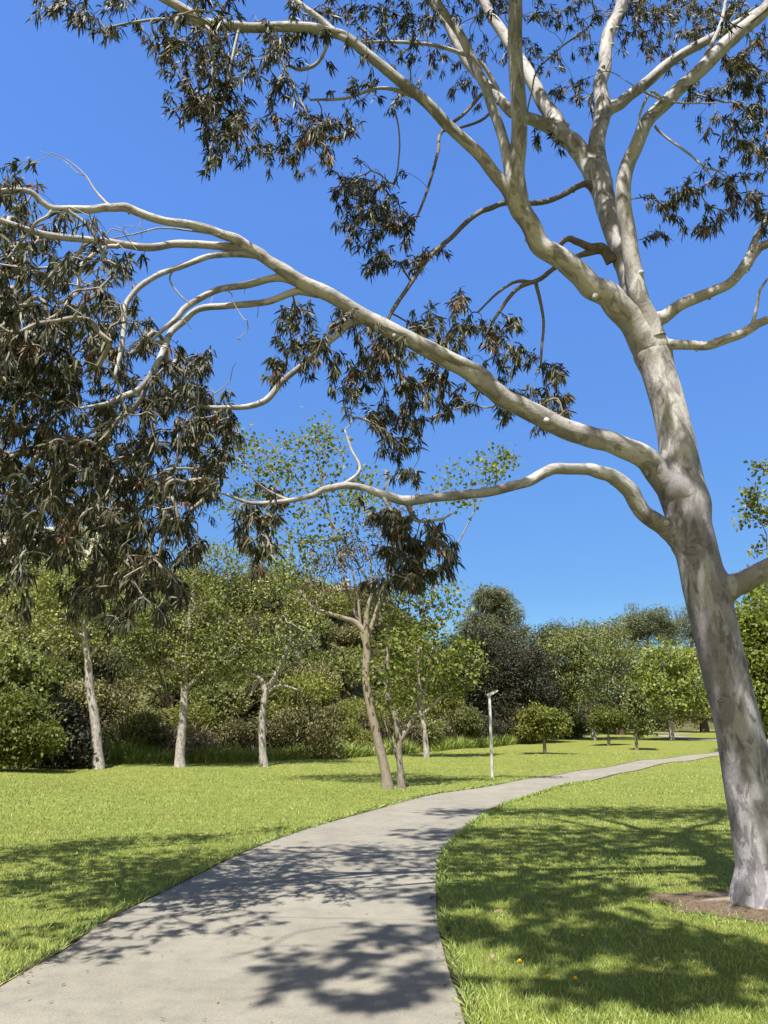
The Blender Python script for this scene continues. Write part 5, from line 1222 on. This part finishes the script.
# bushes at the lawn edge on the far left
dense(20, 772, 'dark glossy bush with lime green tips at the left edge of the lawn', [(15, 725, 30, 26, 0, 1.2), (-10, 730, 30, 28, 0, 1), (40, 740, 20, 20, 0, .7), (5, 748, 40, 16, 0, .8), (20, 705, 20, 12, 0, .5)], 'bright_leaf', 215, name='bush', n_tw=220, leaf_n=10000, L=0.2, W=0.14, trunk_r=1.6, group=None, clump=0.28, tint=(0.2, 0.25), shell=0.3)
dense(62, 770, 'black green leafy bush between the lime bush and the first white trunk', [(62, 735, 24, 26, 0, 1.2), (80, 745, 18, 20, 0, .7), (45, 745, 18, 20, 0, .6), (65, 712, 16, 12, 0, .4)], 'oak_leaf', 216, name='bush', n_tw=200, leaf_n=9000, L=0.22, W=0.16, trunk_r=1.6, group=None, clump=0.28, dY=1.0, shell=0.3)

# ------------------------------------------------------------------ hillside scrub
def shrub_mesh(name, leaf, seed, n, L, W, shape='broad', droop=0.2, wood='dark_bark', lobes=7, tint=0.45):
    rng = np.random.default_rng(seed)
    mb = MB()
    for k in range(14):
        a = rng.uniform(0, 6.28); t = np.linspace(0, 1, 5)[:, None]
        end = np.array([math.cos(a) * rng.uniform(.3, .9), math.sin(a) * rng.uniform(.3, .9), rng.uniform(.5, 1.1)])
        P = t * end + np.array([0, 0, 1]) * (np.sin(t * 3.1) * 0.12)
        tube(mb, P, np.linspace(0.035, 0.008, 5), 5, cap=False, mat=1)
    for k in range(lobes):
        a = rng.uniform(0, 6.28); r = math.sqrt(rng.random()) * 0.72
        c = np.array([math.cos(a) * r, math.sin(a) * r, rng.uniform(0.3, 0.85) * (1 - 0.35 * r)])
        m = n // lobes
        d = rand_dir(rng, m)
        rr = (0.55 + 0.45 * rng.random(m)) * rng.uniform(0.3, 0.46) * (1 + 0.3 * hash_noise(d * 2.5, seed + k))
        p = c + d * rr[:, None] * np.array([1, 1, 0.8])
        p[:, 2] = np.maximum(p[:, 2], rng.uniform(-0.02, 0.1, m))
        dd = unit(d * 0.7 + rng.normal(0, 0.8, (m, 3)) + np.array([0, 0, droop]))
        nn_ = unit(rng.normal(0, .7, (m, 3)) + d)
        t = np.clip(rng.normal(tint, 0.34, m) + rng.normal(0, 0.12), 0, 1)
        leaves(mb, p, dd, nn_, L * rng.uniform(.6, 1.3, m), W * rng.uniform(.6, 1.3, m), shape, t)
    return mb.mesh(name, [M[leaf], M[wood]])
KINDS = [
    ('olive', shrub_mesh('shrub', 'olive_leaf', 301, 5200, 0.085, 0.05), 'olive green rounded scrub bush'),
    ('olive2', shrub_mesh('shrub', 'olive_leaf', 302, 5200, 0.08, 0.045, lobes=10), 'lumpy olive scrub bush'),
    ('grey', shrub_mesh('shrub', 'grey_leaf', 303, 4600, 0.09, 0.035), 'grey green sage bush'),
    ('dry', shrub_mesh('shrub', 'dry_leaf', 304, 3000, 0.10, 0.03, shape='blade'), 'dry brownish twiggy bush'),
    ('bright', shrub_mesh('shrub', 'bright_leaf', 305, 5600, 0.10, 0.03, shape='lance', droop=0.6), 'bright green feathery bush'),
    ('mid', shrub_mesh('shrub', 'mid_leaf', 306, 5200, 0.085, 0.055), 'mid green leafy bush'),
    ('dark', shrub_mesh('shrub', 'oak_leaf', 307, 4600, 0.085, 0.05, lobes=6), 'dark green dense bush'),
]
def scrub():
    rng = np.random.default_rng(77)
    spots = []
    tries = 0
    while len(spots) < 170 and tries < 14000:
        tries += 1
        x = rng.uniform(-48, 40)
        v = rng.uniform(1.2, 44) 
        y = toe(x) + v
        rad = rng.uniform(1.7, 3.3) * (0.8 if v < 5 else 1.1)
        # gap left dark behind the forked sycamore
        if all((x - s[0]) ** 2 + (y - s[1]) ** 2 > (0.58 * (rad + s[2])) ** 2 for s in spots):
            pxx = CX + F_PX * x / (y * CT + 5 * ST)
            if -70 < pxx < 800 and not (x > 3 and v > 26): spots.append((x, y, rad, v, pxx))
    land = [(40, 'far left bushes'), (135, 'leftmost white trunk'), (222, 'second white trunk'), (300, 'forked white sycamore'), (375, 'tan leaning trunk'), (440, 'small pale sycamore'), (520, 'dark oak'), (600, 'round young trees'), (900, 'lime green sycamore')]
    lev = [(5, 'at the foot of the slope'), (14, 'low on the slope'), (24, 'halfway up the slope'), (34, 'high on the slope'), (99, 'along the crest')]
    for (x, y, rad, v, pxx) in spots:
        if pxx > 420: w = [.15, .1, .2, .1, .05, .25, .15]
        else: w = [.22, .2, .13, .12, .14, .13, .06]
        k = rng.choice(len(KINDS), p=np.array(w) / sum(w))
        if 290 < pxx < 360 and 2 < v < 12: k = 4
        z = float(ground_z(x, y)) - 0.15
        o = bpy.data.objects.new('shrub', KINDS[k][1])
        C.objects.link(o)
        o.location = (x, y, z)
        o.rotation_euler = (0, 0, rng.uniform(0, 6.28))
        h = rad * rng.uniform(0.85, 1.25)
        o.scale = (rad * 1.1, rad * 1.1, h * 1.05)
        l1 = next(t for p, t in land if pxx < p); l2 = next(t for p, t in lev if v < p)
        tag(o, f'{KINDS[k][2]} {l2} behind the {l1}', 'shrub', 'scrub bushes covering the hillside')
scrub()

# ------------------------------------------------------------------ lamp post
def box(mb, c, s, mat=0, bevel=0.0):
    c = np.array(c, float); s = np.array(s, float) / 2
    V = np.array([[sx, sy, sz] for sx in (-1, 1) for sy in (-1, 1) for sz in (-1, 1)], float) * s + c
    mb.add(V, None, [[0, 1, 3, 2], [4, 6, 7, 5], [0, 4, 5, 1], [2, 3, 7, 6], [0, 2, 6, 4], [1, 5, 7, 3]], mat=mat)

def lamp():
    g = ground_at(492.5, 777.5)
    root = empty('street_lamp', tuple(g))
    tag(root, 'slim pale grey lamp post with flat angled head beside the path', 'lamp post')
    H = at(488, 695, g[1])[2] - g[2]
    m = MB()
    tube(m, np.array([[0, 0, -0.1], [0, 0, 0.1], [0, 0, H * 0.5], [0, 0, H]]), np.array([0.062, 0.06, 0.056, 0.05]), 16)
    m.build('post', M['lamp_metal'], root, True)
    m = MB(); box(m, (0, -0.06, 0.45), (0.045, 0.012, 0.22)); m.build('access_door', M['lamp_metal'], root)
    # flat head tilted up to the right
    m = MB()
    t = math.radians(24)
    ca, sa = math.cos(t), math.sin(t)
    secs = [(-0.09, 0.05, 0.045), (0.02, 0.085, 0.055), (0.12, 0.13, 0.05), (0.30, 0.13, 0.035), (0.36, 0.10, 0.02)]
    V = []
    for (u, wd, hh) in secs:
        for (sy, sz) in ((-1, -1), (1, -1), (1, 1), (-1, 1)):
            x = u; z = sz * hh
            V.append([x * ca - z * sa, sy * wd, H + 0.02 + x * sa + z * ca])
    F = []
    for k in range(len(secs) - 1):
        for j in range(4):
            F.append([k * 4 + j, k * 4 + (j + 1) % 4, (k + 1) * 4 + (j + 1) % 4, (k + 1) * 4 + j])
    F += [[3, 2, 1, 0], [16, 17, 18, 19]]
    m.add(V, None, F)
    hd = m.build('lamp_head', M['lamp_metal'], root)
    m = MB()
    V = []
    for (u, wd) in ((0.12, 0.10), (0.30, 0.10)):
        for sy in (-1, 1):
            z = -0.058 if u < 0.2 else -0.043
            V.append([u * ca - z * sa, sy * wd, H + 0.02 + u * sa + z * ca])
    m.add(V, None, [[0, 1, 3, 2]])
    m.build('lens', M['lamp_lens'], hd)
lamp()

# ------------------------------------------------------------------ houses along the crest
def house(px, py, Y, wd, dp, ht, label, wall, chimney=None, storeys=1, rz=0.0, flat=False):
    p = at(px, py, Y)
    z0 = float(ground_z(p[0], p[1])) - 0.5
    root = empty('house', (p[0], p[1], z0), rz)
    tag(root, label, 'house', 'houses along the hill crest')
    H = max(ht, p[2] - z0)
    m = MB(); box(m, (0, 0, H / 2), (wd, dp, H)); m.build('wall', M[wall], root)
    m = MB()
    if flat:
        box(m, (0, 0, H + 0.13), (wd + 0.5, dp + 0.5, 0.25))
    else:
        e = 0.5; rh = 1.3
        V = [(-wd / 2 - e, -dp / 2 - e, H), (wd / 2 + e, -dp / 2 - e, H), (wd / 2 + e, dp / 2 + e, H), (-wd / 2 - e, dp / 2 + e, H), (-wd / 4, 0, H + rh), (wd / 4, 0, H + rh)]
        V = [(a, b, c + 0.003) for a, b, c in V] 
        m.add(V, [[0, 4, 3], [1, 2, 5]], [[0, 1, 5, 4], [2, 3, 4, 5], [0, 3, 2, 1]])
    rf = m.build('roof', M['roof_tile'] if not flat else M['white_stucco'], root)
    if chimney is not None:
        m = MB(); box(m, (chimney, 0, H + 0.9), (0.8, 0.8, 1.7)); box(m, (chimney, 0, H + 1.81), (1.05, 1.05, 0.12)); m.build('chimney', M['stucco'], rf)
    nwin = max(1, int(wd // 3))
    for s in range(storeys):
        for k in range(nwin):
            xw = -wd / 2 + wd * (k + 0.5) / nwin
            zc = H - 1.5 - s * 2.8
            m = MB()
            for (cx_, cz_, sx_, sz_) in ((0, .65, 1.5, .1), (0, -.65, 1.5, .1), (-.7, 0, .1, 1.2), (.7, 0, .1, 1.2), (0, 0, .06, 1.2)):
                box(m, (xw + cx_, -dp / 2 - 0.03, zc + cz_), (sx_, 0.1, sz_))
            w_ = m.build('window', M['white_stucco'], root)
            m = MB(); box(m, (xw, -dp / 2 - 0.008, zc), (1.3, 0.03, 1.2)); m.build('pane', M['glass'], w_)
house(26, 584, 84, 9, 8, 6.2, 'cream house with blue windows glimpsed through leaves at far left of the crest', 'white_stucco', None, 1, 0.1, True)
house(84, 566, 88, 7, 8, 8.5, 'taller cream house beside the far left one, mostly behind leaves', 'white_stucco', None, 2, -0.1, True)
house(206, 604, 96, 5, 7, 4.2, 'pale house above the second white trunk on the hill crest', 'white_stucco', None, 1, 0.05)
house(334, 608, 92, 6, 6, 2.6, 'tan house with a chimney on the crest behind the tan leaning trunk', 'stucco', 1.4, 1, -0.08)

# ------------------------------------------------------------------ dandelions and fallen leaves on the near lawn
def dandelion(px, py, label, r=0.022, h=0.045, tilt=0.3, seed=0):
    g = ground_at(px, py)
    rng = np.random.default_rng(seed)
    root = empty('dandelion', (g[0], g[1], 0.0))
    tag(root, label, 'flower', 'dandelions in the near grass')
    m = MB(); top = np.array([tilt * 0.02, -tilt * 0.02, h])
    tube(m, np.array([[0, 0, 0], top * 0.5 + [0.002, 0, 0], top]), np.array([0.002, 0.0018, 0.0016]), 6)
    m.build('stem', M['stem'], root, True)
    m = MB(); n = 70
    a = rng.uniform(0, 6.28, n); el = rng.uniform(0.05, 1.2, n)
    d = np.c_[np.cos(a) * np.cos(el), np.sin(a) * np.cos(el), np.sin(el)]
    leaves(m, np.repeat(top[None], n, 0), d, np.c_[np.zeros((n, 2)), np.ones(n)], r * rng.uniform(.7, 1.1, n), 0.0065, 'broad')
    m.build('petals', M['petal'], root)
dandelion(519, 969, 'yellow dandelion nearest the path in the near grass', seed=1)
dandelion(547, 986, 'ragged yellow dandelion in the middle of the three near the bottom', 0.022, seed=2)
dandelion(575, 989, 'yellow dandelion lowest and rightmost of the three near the bottom', 0.024, seed=3)
dandelion(706, 982, 'lone yellow dandelion below the bare soil patch', 0.02, seed=4)
dandelion(582, 943, 'small yellow dandelion in the shaded grass', 0.015, seed=5)
def fallen(px, py, label, L, W, ang, tint, lift=0.045):
    g = ground_at(px, py)
    m = MB()
    t = np.linspace(0, 1, 7)
    wv = W * np.sin(np.pi * np.clip(t, 0.03, 0.985)) ** 0.8 / 2
    zc = 0.012 * np.sin(t * 3.1)
    top = np.c_[t * L - L / 2, wv, zc + 0.006]; bot = np.c_[t * L - L / 2, -wv, zc + 0.004]; mid = np.c_[t * L - L / 2, 0 * t, zc]
    V = np.vstack([top, mid, bot]); F = []
    for k in range(6):
        F += [[k, k + 1, 7 + k + 1, 7 + k], [7 + k, 7 + k + 1, 14 + k + 1, 14 + k]]
    m.add(V, None, F, tint=tint)
    o = m.build('fallen_leaf', M['litter'])
    o.location = (g[0], g[1], lift); o.rotation_euler = (0.15, -0.1, ang)
    tag(o, label, 'leaf')
fallen(499, 918, 'orange brown fallen leaf on the grass near the path edge', 0.12, 0.035, 0.4, 0.75)
fallen(493, 965, 'pale grey brown fallen leaf just left of the first dandelion', 0.08, 0.03, 1.2, 0.9)
fallen(658, 968, 'pale fallen leaf in the grass left of the lone dandelion', 0.09, 0.02, 0.6, 1.0)
fallen(433, 902, 'dark curled fallen leaf at the right edge of the path', 0.12, 0.045, 1.0, 0.05, 0.03)
